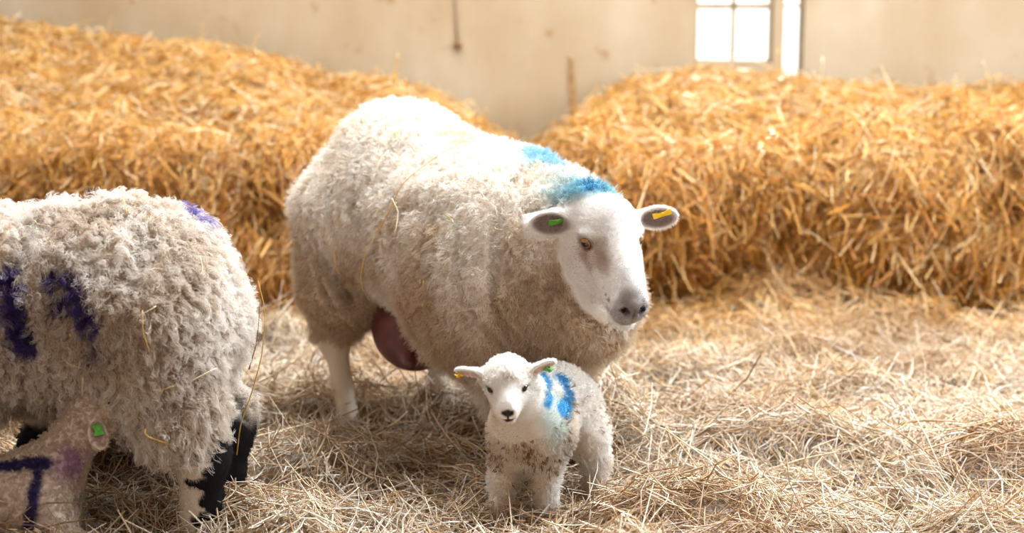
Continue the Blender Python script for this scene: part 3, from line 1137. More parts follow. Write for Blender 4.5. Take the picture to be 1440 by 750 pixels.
def head_tint(P, H, hs, t, ewe, seed):
    """Colours of the face: nose, lips, lids, ear linings, smudges. P local points."""
    O, R = H
    q = (P - O) @ R
    q0 = q
    if ewe:
        q = q / np.array([1.20, 1.236, 1.20])
    a, b, c = q[:, 0], q[:, 1], q[:, 2]
    nx_, ny_, nz_ = np.array(hs['nostril'][0]) / (np.array([1.20, 1.236, 1.20]) if ewe else 1.0)
    wob = (fbm(P, 70, seed, 2) - 0.5)
    if ewe:
        m = sstep(nx_ - 0.042, nx_ + 0.004, a + wob * 0.03 + (c + 0.03) * 0.40) * sstep(-0.076, -0.060, c) * (a > nx_ - 0.08) * 0.85
        t = lerp(t, (0.22, 0.185, 0.185), np.clip(m * 1.0, 0, 1))
        m = blot(q, (nx_ - 0.004, 0, nz_ - 0.004), (0.016, 0.022, 0.016), seed + 11, 0.7, 60, 0.25)
        t = lerp(t, (0.13, 0.11, 0.115), m * 0.8)
        # the pink brown smear beside the bridge of the nose and round the right eye
        m = blot(q, (0.125, -0.034, -0.018), (0.058, 0.022, 0.026), seed + 1, 0.8, 60, 0.35)
        t = lerp(t, (0.30, 0.17, 0.09), m * 0.72)
        m = blot(q, (0.112, -0.060, -0.050), (0.036, 0.022, 0.026), seed + 5, 0.9, 60, 0.35)
        t = lerp(t, (0.38, 0.23, 0.15), m * 0.75)
        m = blot(q, (0.20, 0.0, 0.0), (0.05, 0.02, 0.03), seed + 6, 0.8, 60, 0.3)
        t = lerp(t, (0.42, 0.37, 0.37), m * 0.55)
        m = blot(q, (0.06, 0.012, 0.015), (0.05, 0.035, 0.03), seed + 8, 0.8, 40, 0.7)
        t = lerp(t, (0.50, 0.45, 0.43), m * 0.4)
        for k, (pa, pb, pc, pr) in enumerate(((0.215, -0.034, -0.035, 0.006), (0.206, -0.036, -0.045, 0.004), (0.20, -0.040, -0.038, 0.004), (0.222, -0.036, -0.052, 0.005), (0.185, -0.043, -0.034, 0.004))):
            t = lerp(t, (0.30, 0.20, 0.15), blot(q, (pa, pb, pc), (pr,) * 3, seed + 20 + k, 0.4, 90, 0.2) * 0.85)
    else:
        m = blot(q, (nx_ + 0.001, 0, nz_ + 0.002), (0.013, 0.0175, 0.0095), seed, 0.5, 120, 0.2)
        t = lerp(t, (0.045, 0.03, 0.03), np.clip(m * 1.3, 0, 1))
        m = blot(q, (nx_, 0, nz_ - 0.010), (0.010, 0.003, 0.010), seed, 0.5, 120, 0.1)
        t = lerp(t, (0.06, 0.04, 0.04), m)
        m = blot(q, (nx_ - 0.004, 0, hs['mouth'][0][2]), (0.016, 0.016, 0.0085), seed + 2, 0.5, 120, 0.2)
        t = lerp(t, (0.09, 0.05, 0.05), np.clip(m * 1.2, 0, 1))
        m = blot(q, (0.045, 0.004, 0.012), (0.020, 0.020, 0.014), seed + 7, 0.8, 60, 0.6)
        t = lerp(t, (0.50, 0.40, 0.32), m * 0.55)
    # nostrils, mouth and lids
    q = q0
    nx_, ny_, nz_ = hs['nostril'][0]
    for sg in (-1, 1):
        m = blot(q, (nx_ - 0.002, sg * ny_, nz_), np.array(hs['nostril'][1]) * 1.15, 3, 0.3, 100, 0.05)
        t = lerp(t, (0.03, 0.02, 0.02), m)
        e = np.array(hs['eye']) * np.array([1, sg, 1])
        m = blot(q, e, np.array([1.75, 1.5, 1.25]) * hs['eye_r'], 5, 0.35, 80, 0.12)
        t = lerp(t, (0.16, 0.09, 0.06) if ewe else (0.20, 0.11, 0.09), m * 0.9)
    mm = hs['mouth']
    m = blot(q, mm[0], np.array(mm[1]) * np.array([1.0, 1.05, 1.1]), 8, 0.25, 100, 0.03)
    t = lerp(t, (0.07, 0.045, 0.045), m)
    return t


def ear_tint(P, H, hs, ears, t, col, amount=0.9):
    """Bare lining on the hollow side of each ear."""
    O, R = H
    q = (P - O) @ R
    for sg, (ed, en) in zip((1, -1), ears):
        ed = unit(np.array(ed, float))
        en = np.array(en, float)
        en = unit(en - ed * (en @ ed))
        wd = np.cross(en, ed)
        b = np.array(hs['ear_base']) * np.array([1, sg, 1]) + ed * hs['ear_len'] * 0.56
        u, v, n = (q - b) @ ed, (q - b) @ wd, (q - b) @ en
        d = np.sqrt((u / (hs['ear_len'] * 0.43)) ** 2 + (v / (hs['ear_wid'] * 0.44)) ** 2)
        m = (1 - sstep(0.7, 1.05, d)) * (n > -hs['ear_th'] * 0.55) * (np.abs(n) < 0.05)
        t = lerp(t, col, m * amount)
    return t


def ear_mask(P, H, hs, ears):
    O, R = H
    q = (P - O) @ R
    r = np.zeros(len(P))
    for sg, (ed, en) in zip((1, -1), ears):
        ed = unit(np.array(ed, float))
        b = np.array(hs['ear_base']) * np.array([1, sg, 1])
        u = (q - b) @ ed
        rad = np.linalg.norm(q - b - u[:, None] * ed, axis=1)
        r = np.maximum(r, (u > 0.016) * (u < hs['ear_len'] * 1.1) * (rad < hs['ear_wid'] * (0.40 + 0.2 * (u > hs['ear_len'] * 0.3))))
    return r


class Skin:
    """Finds where a line of sight meets an animal's skin, in the animal's own coordinates."""
    def __init__(self, V, Q, loc, ang):
        self.t = BVHTree.FromPolygons(V.tolist(), Q.tolist())
        self.m = Matrix.Translation(loc) @ Matrix.Rotation(ang, 4, 'Z')
        self.i = self.m.inverted()

    def hit(self, px, py):
        o = self.i @ Vector((0, 0, CAM_H))
        d = (self.i.to_3x3() @ (Vector(unproject(px, py, 4.0)) - Vector((0, 0, CAM_H)))).normalized()
        loc, nor, _, _ = self.t.ray_cast(o, d)
        return None if loc is None else np.array(loc)

    def hits(self, pts):
        return [h for h in (self.hit(*p) for p in pts) if h is not None]


# ------------------------------------------------------------------ the ewe in the middle
ROOT = tag(empty('ewe', (-0.11, 4.34, 0.0), math.radians(-47.6)),
           'big white ewe with bare pale face and blue dye on its shoulders', 'sheep', None)
HEAD = (np.array([0.498, -0.002, 0.698]), head_frame(46.5, -26, 0))
EARS = (((0.08, 1.0, 0.13), (0.62, 0.0, 0.45)), ((-0.02, -1.0, -0.02), (0.62, -0.1, 0.55)))
fd = Field(axis_coords(-0.62, 0.80, 0.0095, 0.41, 0.76, 0.0033), axis_coords(-0.40, 0.40, 0.0095, -0.27, 0.19, 0.0034), axis_coords(-0.08, 0.92, 0.0095, 0.37, 0.75, 0.0033))
fd.ell((-0.02, 0, 0.545), (0.43, 0.255, 0.245), k=0.05)
fd.ell((-0.27, 0, 0.625), (0.225, 0.220, 0.240), k=0.10)
fd.ell((0.20, 0, 0.515), (0.26, 0.235, 0.235), k=0.08)
fd.ell((0.16, -0.02, 0.405), (0.25, 0.25, 0.225), k=0.08)
fd.cone((0.24, 0, 0.50), (0.355, 0.035, 0.42), 0.20, 0.160, 0.08)
fd.cone((0.30, 0, 0.565), (0.435, 0, 0.615), 0.165, 0.080, 0.06)
fd.cone((0.28, 0, 0.63), (0.42, 0, 0.665), 0.095, 0.06, 0.05)
fd.cone((-0.44, 0, 0.62), (-0.49, 0, 0.46), 0.05, 0.03, 0.05)                  # tail
for sy, hx, hy in ((-1, -0.345, -0.150), (1, -0.215, 0.085)):                  # hind legs
    fd.cone((-0.315, sy * 0.12, 0.55), (-0.345, sy * 0.155, 0.37), 0.18, 0.112, 0.05)
    fd.cone((-0.33, sy * 0.155, 0.38), (hx - 0.045, hy * 1.02, 0.235), 0.10, 0.050, 0.05)
    fd.cone((hx - 0.045, hy * 1.02, 0.235), (hx - 0.012, hy, 0.10), 0.036, 0.026, 0.03)
    fd.cone((hx - 0.012, hy, 0.10), (hx + 0.01, hy, 0.015), 0.027, 0.031, 0.02)
for sy, hx, hy in ((-1, 0.255, -0.125), (1, 0.305, 0.085)):                    # forelegs
    fd.cone((0.25, sy * 0.13, 0.44), (hx - 0.01, hy, 0.26), 0.125, 0.060, 0.06)
    fd.cone((hx - 0.01, hy, 0.26), (hx, hy, 0.14), 0.045, 0.034, 0.04)
    fd.cone((hx, hy, 0.14), (hx + 0.005, hy, 0.015), 0.030, 0.029, 0.02)
EH = build_head(fd, HEAD, EWE_HEAD, 0.025, EARS)
V, Q = fd.polygonise(2)
del fd
qh = (V - HEAD[0]) @ HEAD[1]
axd = np.linalg.norm(qh - np.stack([np.clip(qh[:, 0], 0.0, 0.30), 0 * qh[:, 0], np.full(len(V), -0.066)], 1), axis=1)
bare_head = sstep(-0.035, 0.012, qh[:, 0] + np.maximum(0, -qh[:, 2] - 0.09) * -0.5) * (1 - sstep(0.112, 0.130, axd + (noise(V, 45, 5) - 0.5) * 0.01))
bare_head = np.maximum(bare_head, ear_mask(V, HEAD, EH, EARS))
bare_leg = 1 - sstep(0.20, 0.245, V[:, 2] + (noise(V, 30, 2) - 0.5) * 0.04)
bare_leg = bare_leg * (np.maximum(V[:, 0] < -0.13, V[:, 2] < 0.14 + 0.0 * V[:, 0]))
bare = np.clip(np.maximum(bare_head, bare_leg), 0, 1)
wool = 1 - bare
N = vnormals(V, Q)
crs = np.stack([V[:, 0] * 15 + V[:, 2] * 5, V[:, 1] * 4, V[:, 2] * 4.0 - V[:, 0] * 1.0], 1)
groove = np.abs(noise(crs, 1.0, 4) - 0.5) * 2
sk = Skin(V, Q, (-0.11, 4.34, 0.0), math.radians(-47.6))
fold = stroke(V, sk.hits([(434, 318), (444, 350), (460, 382), (478, 404), (498, 424)]), 0.030, 90, 0.9, 12, 0.15)
disp = (-0.016 * (1 - sstep(0, 0.35, groove)) + 0.016 * (fbm(V, 22, 8, 3) - 0.5)) * wool - 0.042 * fold
V = V + N * disp[:, None]
N = vnormals(V, Q)
dirt = fbm(V, (7, 7, 5), 31, 3) + 0.22 * sstep(0.62, 0.35, V[:, 2]) - 0.14 * sstep(0.62, 0.75, V[:, 2])
t = np.tile(np.array([0.90, 0.86, 0.80]), (len(V), 1))
t = lerp(t, (0.58, 0.42, 0.25), sstep(0.38, 0.75, dirt) * 0.72)
t = lerp(t, (0.62, 0.40, 0.30), blot(V, (0.02, -0.28, 0.40), (0.12, 0.1, 0.10), 12, 0.9, 12, 0.5) * 0.45)
hs_ = np.tile(np.array([0.83, 0.79, 0.75]), (len(V), 1))
hs_ = head_tint(V, HEAD, EH, hs_, True, 60)
hs_ = ear_tint(V, HEAD, EH, EARS, hs_, (0.30, 0.21, 0.19))
hs_ = lerp(hs_, (0.74, 0.64, 0.52), sstep(0.45, 0.1, V[:, 2]))
t = lerp(t, (0, 0, 0), bare) + hs_ * bare[:, None]
sk = Skin(V, Q, (-0.11, 4.34, 0.0), math.radians(-47.6))
for px_, py_, r_, s_, a_, c_ in ((768, 226, 0.10, 41, 0.80, (0.10, 0.42, 0.62)), (815, 262, 0.095, 42, 0.75, (0.07, 0.38, 0.50)), (852, 270, 0.085, 45, 0.7, (0.07, 0.38, 0.48)),
                                 (794, 226, 0.042, 43, 0.85, (0.03, 0.28, 0.60)), (830, 262, 0.038, 44, 0.85, (0.02, 0.20, 0.40)), (806, 236, 0.03, 46, 0.7, (0.03, 0.26, 0.55))):
    for h_ in sk.hits([(px_, py_)]):
        t = lerp(t, c_, blot(V, h_, (r_,) * 3, s_, 0.9, 32, 0.40) * a_ * wool)
BODIES['big'] = (ROOT, V, Q)
np_mesh('body', V, Q, M_SKIN, ROOT, t)
flow = np.stack([-0.5 * np.ones(len(V)), np.zeros(len(V)), -0.9 * np.ones(len(V))], 1)
ln = (0.027 + 0.010 * (noise(V, 9, 77) - 0.5)) * np.clip(wool, 0.25, 1)
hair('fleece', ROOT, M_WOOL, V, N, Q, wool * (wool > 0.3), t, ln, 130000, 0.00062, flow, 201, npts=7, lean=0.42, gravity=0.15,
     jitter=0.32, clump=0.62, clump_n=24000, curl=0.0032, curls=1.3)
fl = -np.tile(HEAD[1][:, 0], (len(V), 1)) * 0.6 + np.tile(-HEAD[1][:, 2], (len(V), 1)) * 0.25
fl[bare_leg > 0.5] = (0, 0, -1)
skip = np.ones(len(V))
for sg in (-1, 1):
    e = HEAD[0] + HEAD[1] @ (np.array(EH['eye']) * np.array([1, sg, 1]))
    skip *= sstep(0.018, 0.0225, np.linalg.norm(V - e, axis=1))
skip *= 1 - 0.9 * sstep(0.296, 0.310, qh[:, 0])
hair('short_coat', ROOT, M_FUR, V, N, Q, bare * skip * (1 + 2 * bare_head), t, np.full(len(V), 0.0065), 42000, 0.00042, fl, 202, npts=4, lean=0.62, gravity=0.1, jitter=0.14)
for sg, (ed, en) in zip((1, -1), EARS):
    tag(eyeball(ROOT, HEAD, EH, sg, (0.50, 0.23, 0.06)), 'amber eye with a flat dark pupil')
tag(ear_tag(ROOT, HEAD, EH, 1, *EARS[0], M_TAG_YELLOW, at=0.64, size=(0.046, 0.015), off=0.012, spin=0.25), 'yellow ear tag')
tag(ear_tag(ROOT, HEAD, EH, -1, *EARS[1], M_TAG_GREEN, at=0.42, size=(0.042, 0.014), off=-0.006, spin=0.15, lift=0.011), 'green ear tag')
ud = Field(np.arange(-0.34, 0.12, 0.006, dtype=F32), np.arange(-0.22, 0.20, 0.006, dtype=F32), np.arange(0.08, 0.46, 0.006, dtype=F32))
ud.ell((-0.17, -0.05, 0.275), (0.125, 0.105, 0.115), k=0.02)
ud.ell((-0.17, 0.05, 0.275), (0.12, 0.10, 0.11), k=0.02)
ud.cone((-0.14, -0.10, 0.24), (-0.055, -0.155, 0.215), 0.045, 0.017, 0.04)
ud.cone((-0.14, 0.10, 0.24), (-0.08, 0.15, 0.20), 0.045, 0.015, 0.04)
Vu, Qu = ud.polygonise(2)
np_mesh('udder', Vu, Qu, M_UDDER, ROOT)
for hx, hy in ((-0.335, -0.150), (-0.205, 0.085), (0.262, -0.125), (0.312, 0.085)):
    hoof(ROOT, (hx, hy, -0.045), (1, 0, 0), 0.03, 0.05)

# ------------------------------------------------------------------ the standing lamb
ROOT = tag(empty('lamb', (0.075, 3.80, -0.015), math.radians(-112)),
           'small white lamb facing out in front of big ewe, blue marks on flank', 'lamb')
A0 = math.radians(-112)


def w2l(p, root, ang):
    d = np.asarray(p, float) - np.asarray(root, float)
    return np.array([d[0] * math.cos(ang) + d[1] * math.sin(ang), -d[0] * math.sin(ang) + d[1] * math.cos(ang), d[2]])


hp = w2l((-0.012, 3.66, 0.374), (0.075, 3.80, -0.015), A0)
HEAD = (hp, head_frame(34, math.degrees(-math.pi / 2 - A0) + 1, 3))
EARS = (((-0.18, 1.0, 0.46), (0.75, 0.35, -0.25)), ((-0.12, -1.0, 0.20), (0.75, -0.4, -0.3)))
FEET = [w2l(p, (0.075, 3.80, -0.015), A0) for p in ((-0.024, 3.715, 0), (0.083, 3.735, 0), (0.030, 3.90, 0), (0.196, 3.855, 0))]   # front pair, hind pair (its right first)
fd = Field(axis_coords(-0.24, 0.34, 0.006, 0.06, 0.32, 0.0024), axis_coords(-0.22, 0.24, 0.006, -0.14, 0.18, 0.0024), axis_coords(-0.05, 0.46, 0.006, 0.24, 0.42, 0.0024))
fd.ell((-0.01, 0, 0.235), (0.150, 0.082, 0.088), k=0.03)
fd.ell((-0.085, 0.0, 0.243), (0.078, 0.072, 0.082), k=0.04)
fd.ell((0.085, 0, 0.225), (0.072, 0.082, 0.092), k=0.04)
nk = hp + HEAD[1] @ np.array([0.0, 0, -0.045])
fd.cone((0.085, 0, 0.245), nk, 0.072, 0.046, 0.04)
fd.cone((-0.16, 0, 0.26), (-0.185, 0.0, 0.16), 0.020, 0.014, 0.03)
for i, f in enumerate(FEET):
    sy = -1 if i in (0, 2) else 1
    if i < 2:
        kn = np.array([0.085 * 0.5 + f[0] * 0.5 + 0.012, f[1] * 0.85 + sy * 0.008, 0.105])
        fd.cone((0.085, sy * 0.045, 0.215), kn, 0.052, 0.026, 0.03)
        fd.cone(kn, (f[0], f[1], 0.0), 0.023, 0.020, 0.015)
    else:
        st = np.array([-0.085, sy * 0.042, 0.225])
        hk = np.array([f[0] - 0.018, f[1] * 0.95, 0.105])
        kn = (st + hk) / 2 + np.array([0.028, sy * 0.010, 0.01])
        fd.cone(st, kn, 0.066, 0.048, 0.03)
        fd.cone(kn, hk, 0.046, 0.029, 0.03)
        fd.cone(hk, (f[0], f[1], 0.0), 0.027, 0.024, 0.02)
LH = build_head(fd, HEAD, LAMB_HEAD, 0.015, EARS)
V, Q = fd.polygonise(2)
del fd
N = vnormals(V, Q)
qh = (V - HEAD[0]) @ HEAD[1]
face = sstep(0.028, 0.06, qh[:, 0] - (qh[:, 2] + 0.02) * 0.35) * (V[:, 2] > 0.2) * (np.linalg.norm(qh, axis=1) < 0.18)
em = ear_mask(V, HEAD, LH, EARS)
t = np.tile(np.array([0.86, 0.83, 0.79]), (len(V), 1))
onbody = 1 - sstep(0.16, 0.10, np.linalg.norm(V - (HEAD[0] + HEAD[1] @ np.array([0.03, 0, -0.03])), axis=1))
onbody = (1 - em) * sstep(0.085, 0.105, np.linalg.norm(V - (HEAD[0] + HEAD[1] @ np.array([0.03, 0, -0.03])), axis=1))
speck = sstep(0.36, 0.66, fbm(V, 14, 10, 2) + 0.12 * (V[:, 0] > 0.05)) * onbody * sstep(0.09, 0.15, V[:, 2]) * 0.34 * sstep(0.33, 0.26, V[:, 2]) * (0.25 + 0.75 * sstep(-0.02, 0.05, V[:, 0]))
t = lerp(t, (0.62, 0.50, 0.38), np.clip(speck * 1.4, 0, 0.7))
t = lerp(t, (0.66, 0.52, 0.36), sstep(0.45, 0.7, fbm(V, 11, 14, 2)) * onbody * 0.5)
t = lerp(t, (0.42, 0.35, 0.27), blot(V, (0.09, 0.085, 0.19), (0.05, 0.04, 0.06), 15, 0.9, 30, 0.5) * 0.7)
t = lerp(t, (0.60, 0.48, 0.36), sstep(0.055, 0.01, V[:, 2]))
t = head_tint(V, HEAD, LH, t, False, 80)
t = ear_tint(V, HEAD, LH, EARS, t, (0.78, 0.56, 0.50), 0.7)
sk = Skin(V, Q, (0.075, 3.80, -0.015), A0)
for h_ in sk.hits([(780, 565), (782, 600)]):
    t = lerp(t, (0.50, 0.77, 0.84), blot(V, h_, (0.05,) * 3, 17, 0.9, 25, 0.4) * 0.4 * onbody)
for pts_, r_, s_ in (([(757, 530), (763, 545), (769, 564)], 0.021, 18), ([(789, 534), (797, 554), (793, 578)], 0.021, 20)):
    t = lerp(t, (0.015, 0.27, 0.52), np.clip(stroke(V, sk.hits(pts_), r_, s_, 0.6, 60, 0.40) * 1.1, 0, 0.92) * onbody)
tag(np_mesh('body', V, Q, M_SKIN, ROOT, t), None)
flow = np.stack([-0.5 * np.ones(len(V)), np.zeros(len(V)), -0.9 * np.ones(len(V))], 1)
fl = np.where((face > 0.3)[:, None], -np.tile(HEAD[1][:, 0], (len(V), 1)) * 0.7, flow)
skip = np.ones(len(V))
for sg in (-1, 1):
    e = HEAD[0] + HEAD[1] @ (np.array(LH['eye']) * np.array([1, sg, 1]))
    skip *= sstep(0.0115, 0.0155, np.linalg.norm(V - e, axis=1))
nosep = HEAD[0] + HEAD[1] @ np.array([LH['nostril'][0][0], 0, -0.032])
skip *= sstep(0.013, 0.022, np.linalg.norm(V - nosep, axis=1))
short = np.clip(np.maximum(face, em), 0, 1)
ln = np.where(short > 0.5, 0.0055, 0.0130) + (1 - short) * 0.002 * sstep(0.16, 0.08, V[:, 2])
ln = np.where((em < 0.5) & (qh[:, 2] > -0.02) & (np.linalg.norm(qh, axis=1) < 0.09) & (face < 0.5), 0.012, ln)
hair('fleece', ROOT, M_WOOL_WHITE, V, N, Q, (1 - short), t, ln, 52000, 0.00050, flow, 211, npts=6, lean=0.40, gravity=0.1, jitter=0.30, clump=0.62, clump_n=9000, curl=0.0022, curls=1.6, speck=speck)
hair('short_coat', ROOT, M_FUR, V, N, Q, short * skip, t, ln, 22000, 0.00034, fl, 212, npts=4, lean=0.5, jitter=0.2)
for sg in (1, -1):
    tag(eyeball(ROOT, HEAD, LH, sg, (0.07, 0.045, 0.035), False), 'dark round eye')
tag(ear_tag(ROOT, HEAD, LH, 1, *EARS[0], M_TAG_GREEN, at=0.66, size=(0.030, 0.012), off=-0.016, spin=-1.1, lift=0.004), 'green ear tag')
tag(ear_tag(ROOT, HEAD, LH, -1, *EARS[1], M_TAG_YELLOW, at=0.86, size=(0.020, 0.011), off=0.014, spin=0.9, lift=0.004), 'yellow ear tag')
for f in FEET:
    hoof(ROOT, (f[0], f[1], -0.02), (1, 0, 0), 0.017, 0.028)

# ------------------------------------------------------------------ the ewe on the left, seen from behind its flank
ROOT = tag(empty('ewe', (-1.125, 3.68, 0.0), math.radians(180)),
           'shaggy ewe with purple dye strokes on its flank and black-patched legs', 'sheep')
HEAD = (np.array([0.60, 0.0, 0.74]), head_frame(40, 0, 0))
EARS = (((0.0, 1.0, 0.10), (0.62, 0.1, 0.45)), ((0.0, -1.0, 0.10), (0.62, -0.1, 0.45)))
fd = Field(axis_coords(-0.64, 0.92, 0.0085, -0.55, -0.36, 0.0045), axis_coords(-0.40, 0.40, 0.0085, 0.03, 0.18, 0.0045), axis_coords(-0.08, 0.86, 0.0085, -0.06, 0.28, 0.0045))
fd.ell((0.0, 0, 0.52), (0.46, 0.245, 0.20), k=0.05)
fd.ell((-0.30, 0, 0.515), (0.205, 0.225, 0.215), k=0.10)
fd.ell((0.28, 0, 0.52), (0.22, 0.22, 0.22), k=0.08)
fd.ell((0.05, 0, 0.44), (0.36, 0.245, 0.14), k=0.06)
fd.cone((0.36, 0, 0.55), (0.60, 0, 0.66), 0.16, 0.085, 0.08)
fd.cone((-0.47, 0, 0.52), (-0.49, 0.0, 0.42), 0.045, 0.030, 0.05)
for sy, hx, hy in ((1, -0.440, 0.105), (-1, -0.462, -0.085)):
    fd.cone((-0.345, sy * 0.10, 0.47), (-0.395 if sy > 0 else -0.365, sy * 0.135, 0.30), 0.168, 0.090, 0.06)
    fd.cone((-0.395 if sy > 0 else -0.37, sy * 0.135, 0.30), (hx - 0.010, hy * 1.1, 0.19), 0.090, 0.058, 0.05)
    fd.cone((hx - 0.015, hy * 1.1, 0.21), (hx - 0.005, hy, 0.09), 0.056, 0.043, 0.03)
    fd.cone((hx - 0.005, hy, 0.09), (hx + 0.01, hy, 0.0), 0.041, 0.042, 0.02)
for sy in (-1, 1):
    fd.cone((0.28, sy * 0.12, 0.44), (0.29, sy * 0.12, 0.26), 0.12, 0.05, 0.06)
    fd.cone((0.29, sy * 0.12, 0.26), (0.29, sy * 0.12, 0.0), 0.036, 0.030, 0.03)
EH = build_head(fd, HEAD, EWE_HEAD, 0.025, EARS)
V, Q = fd.polygonise(2)
del fd
N = vnormals(V, Q)
qh = (V - HEAD[0]) @ HEAD[1]
bare_head = sstep(-0.035, 0.012, qh[:, 0]) * (V[:, 0] > 0.5)
bare_head = np.maximum(bare_head, ear_mask(V, HEAD, EH, EARS))
bare_leg = 1 - sstep(0.18, 0.235, V[:, 2] + (noise(V, 30, 2) - 0.5) * 0.06 - (V[:, 0] < -0.45) * 0.03)
bare = np.clip(np.maximum(bare_head, bare_leg), 0, 1)
wool = 1 - bare
crs = np.stack([V[:, 0] * 17 + V[:, 2] * 6, V[:, 1] * 5, V[:, 2] * 4.5], 1)
groove = np.abs(noise(crs, 1.0, 14) - 0.5) * 2
disp = (-0.026 * (1 - sstep(0, 0.45, groove)) + 0.022 * (fbm(V, 17, 18, 3) - 0.5)) * wool
V = V + N * disp[:, None]
N = vnormals(V, Q)
t = np.tile(np.array([0.85, 0.80, 0.74]), (len(V), 1))
t = lerp(t, (0.56, 0.43, 0.31), sstep(0.42, 0.72, fbm(V, (9, 9, 6), 33, 3)) * 0.5)
lg = np.tile(np.array([0.74, 0.655, 0.55]), (len(V), 1))
patch = sstep(0.47, 0.53, noise(V, (30, 30, 42), 51) * 0.62 + 0.38 * noise(V, 75, 52) - (V[:, 0] + 0.452) * 6.0 * (V[:, 1] > 0) + 0.35 * (V[:, 1] < 0))
lg = lerp(lg, (0.012, 0.010, 0.012), patch)
t = t * wool[:, None] + lg * bare[:, None] * (1 - bare_head[:, None]) + np.array([0.8, 0.75, 0.7]) * np.minimum(bare, bare_head)[:, None]
t = head_tint(V, HEAD, EH, t, True, 61)
PURPLE = (0.045, 0.020, 0.20)
sk = Skin(V, Q, (-1.125, 3.68, 0.0), math.radians(180))
mk = stroke(V, sk.hits([(2, 390), (22, 384), (20, 410), (12, 440), (20, 458), (42, 484)]), 0.024, 71, 0.5, 40, 0.40)
mk = np.maximum(mk, blot(V, sk.hit(20, 468), (0.034,) * 3, 74, 0.7, 40, 0.4))
for pts_, r_ in (([(82, 432), (70, 412), (66, 392), (84, 380), (102, 396), (116, 424), (128, 452), (136, 486)], 0.0145), ([(80, 430), (98, 408)], 0.013), ([(112, 428), (134, 482)], 0.018)):
    mk = np.maximum(mk, stroke(V, sk.hits(pts_), r_, 72, 0.6, 45, 0.40))
t = lerp(t, PURPLE, np.clip(mk * 1.1, 0, 0.95) * wool)
mk = stroke(V, sk.hits([(254, 276), (256, 296), (274, 312)]), 0.024, 73, 0.8, 40, 0.5)
t = lerp(t, (0.12, 0.075, 0.42), np.clip(mk, 0, 1) * 0.85 * wool)
BODIES['shaggy'] = (ROOT, V, Q)
np_mesh('body', V, Q, M_SKIN, ROOT, t)
flow = np.stack([-0.45 * np.ones(len(V)), np.zeros(len(V)), -1.0 * np.ones(len(V))], 1)
ln = (0.034 + 0.018 * (noise(V, 12, 78) - 0.4)) * np.clip(wool, 0.3, 1)
ln = ln + 0.010 * sstep(0.36, 0.22, V[:, 2]) * (V[:, 0] > -0.46)
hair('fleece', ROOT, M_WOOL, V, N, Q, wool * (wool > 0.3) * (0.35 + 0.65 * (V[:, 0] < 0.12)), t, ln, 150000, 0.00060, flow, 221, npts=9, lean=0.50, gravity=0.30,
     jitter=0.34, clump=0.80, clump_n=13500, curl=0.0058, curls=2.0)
fl = np.tile(np.array([0, 0, -1.0]), (len(V), 1))
hair('short_coat', ROOT, M_FUR, V, N, Q, bare * (1 + 5 * (V[:, 0] < -0.3)), t, np.full(len(V), 0.010), 24000, 0.00045, fl, 222, npts=4, lean=0.68, jitter=0.16)
for sg in (1, -1):
    tag(eyeball(ROOT, HEAD, EH, sg, (0.50, 0.23, 0.06)), 'amber eye with a flat dark pupil')
for hx, hy in ((-0.430, 0.105), (-0.465, -0.085), (0.29, 0.12), (0.29, -0.12)):
    hoof(ROOT, (hx, hy, -0.05), (1, 0, 0), 0.033, 0.055)
ud = Field(np.arange(-0.32, 0.06, 0.007, dtype=F32), np.arange(-0.20, 0.20, 0.007, dtype=F32), np.arange(0.15, 0.46, 0.007, dtype=F32))
ud.ell((-0.19, 0.0, 0.37), (0.10, 0.11, 0.075), k=0.02)
for sy in (-1, 1):
    ud.cone((-0.16, sy * 0.08, 0.33), (-0.12, sy * 0.11, 0.295), 0.035, 0.012, 0.03)
Vu, Qu = ud.polygonise(2)
np_mesh('udder', Vu, Qu, M_UDDER, ROOT)


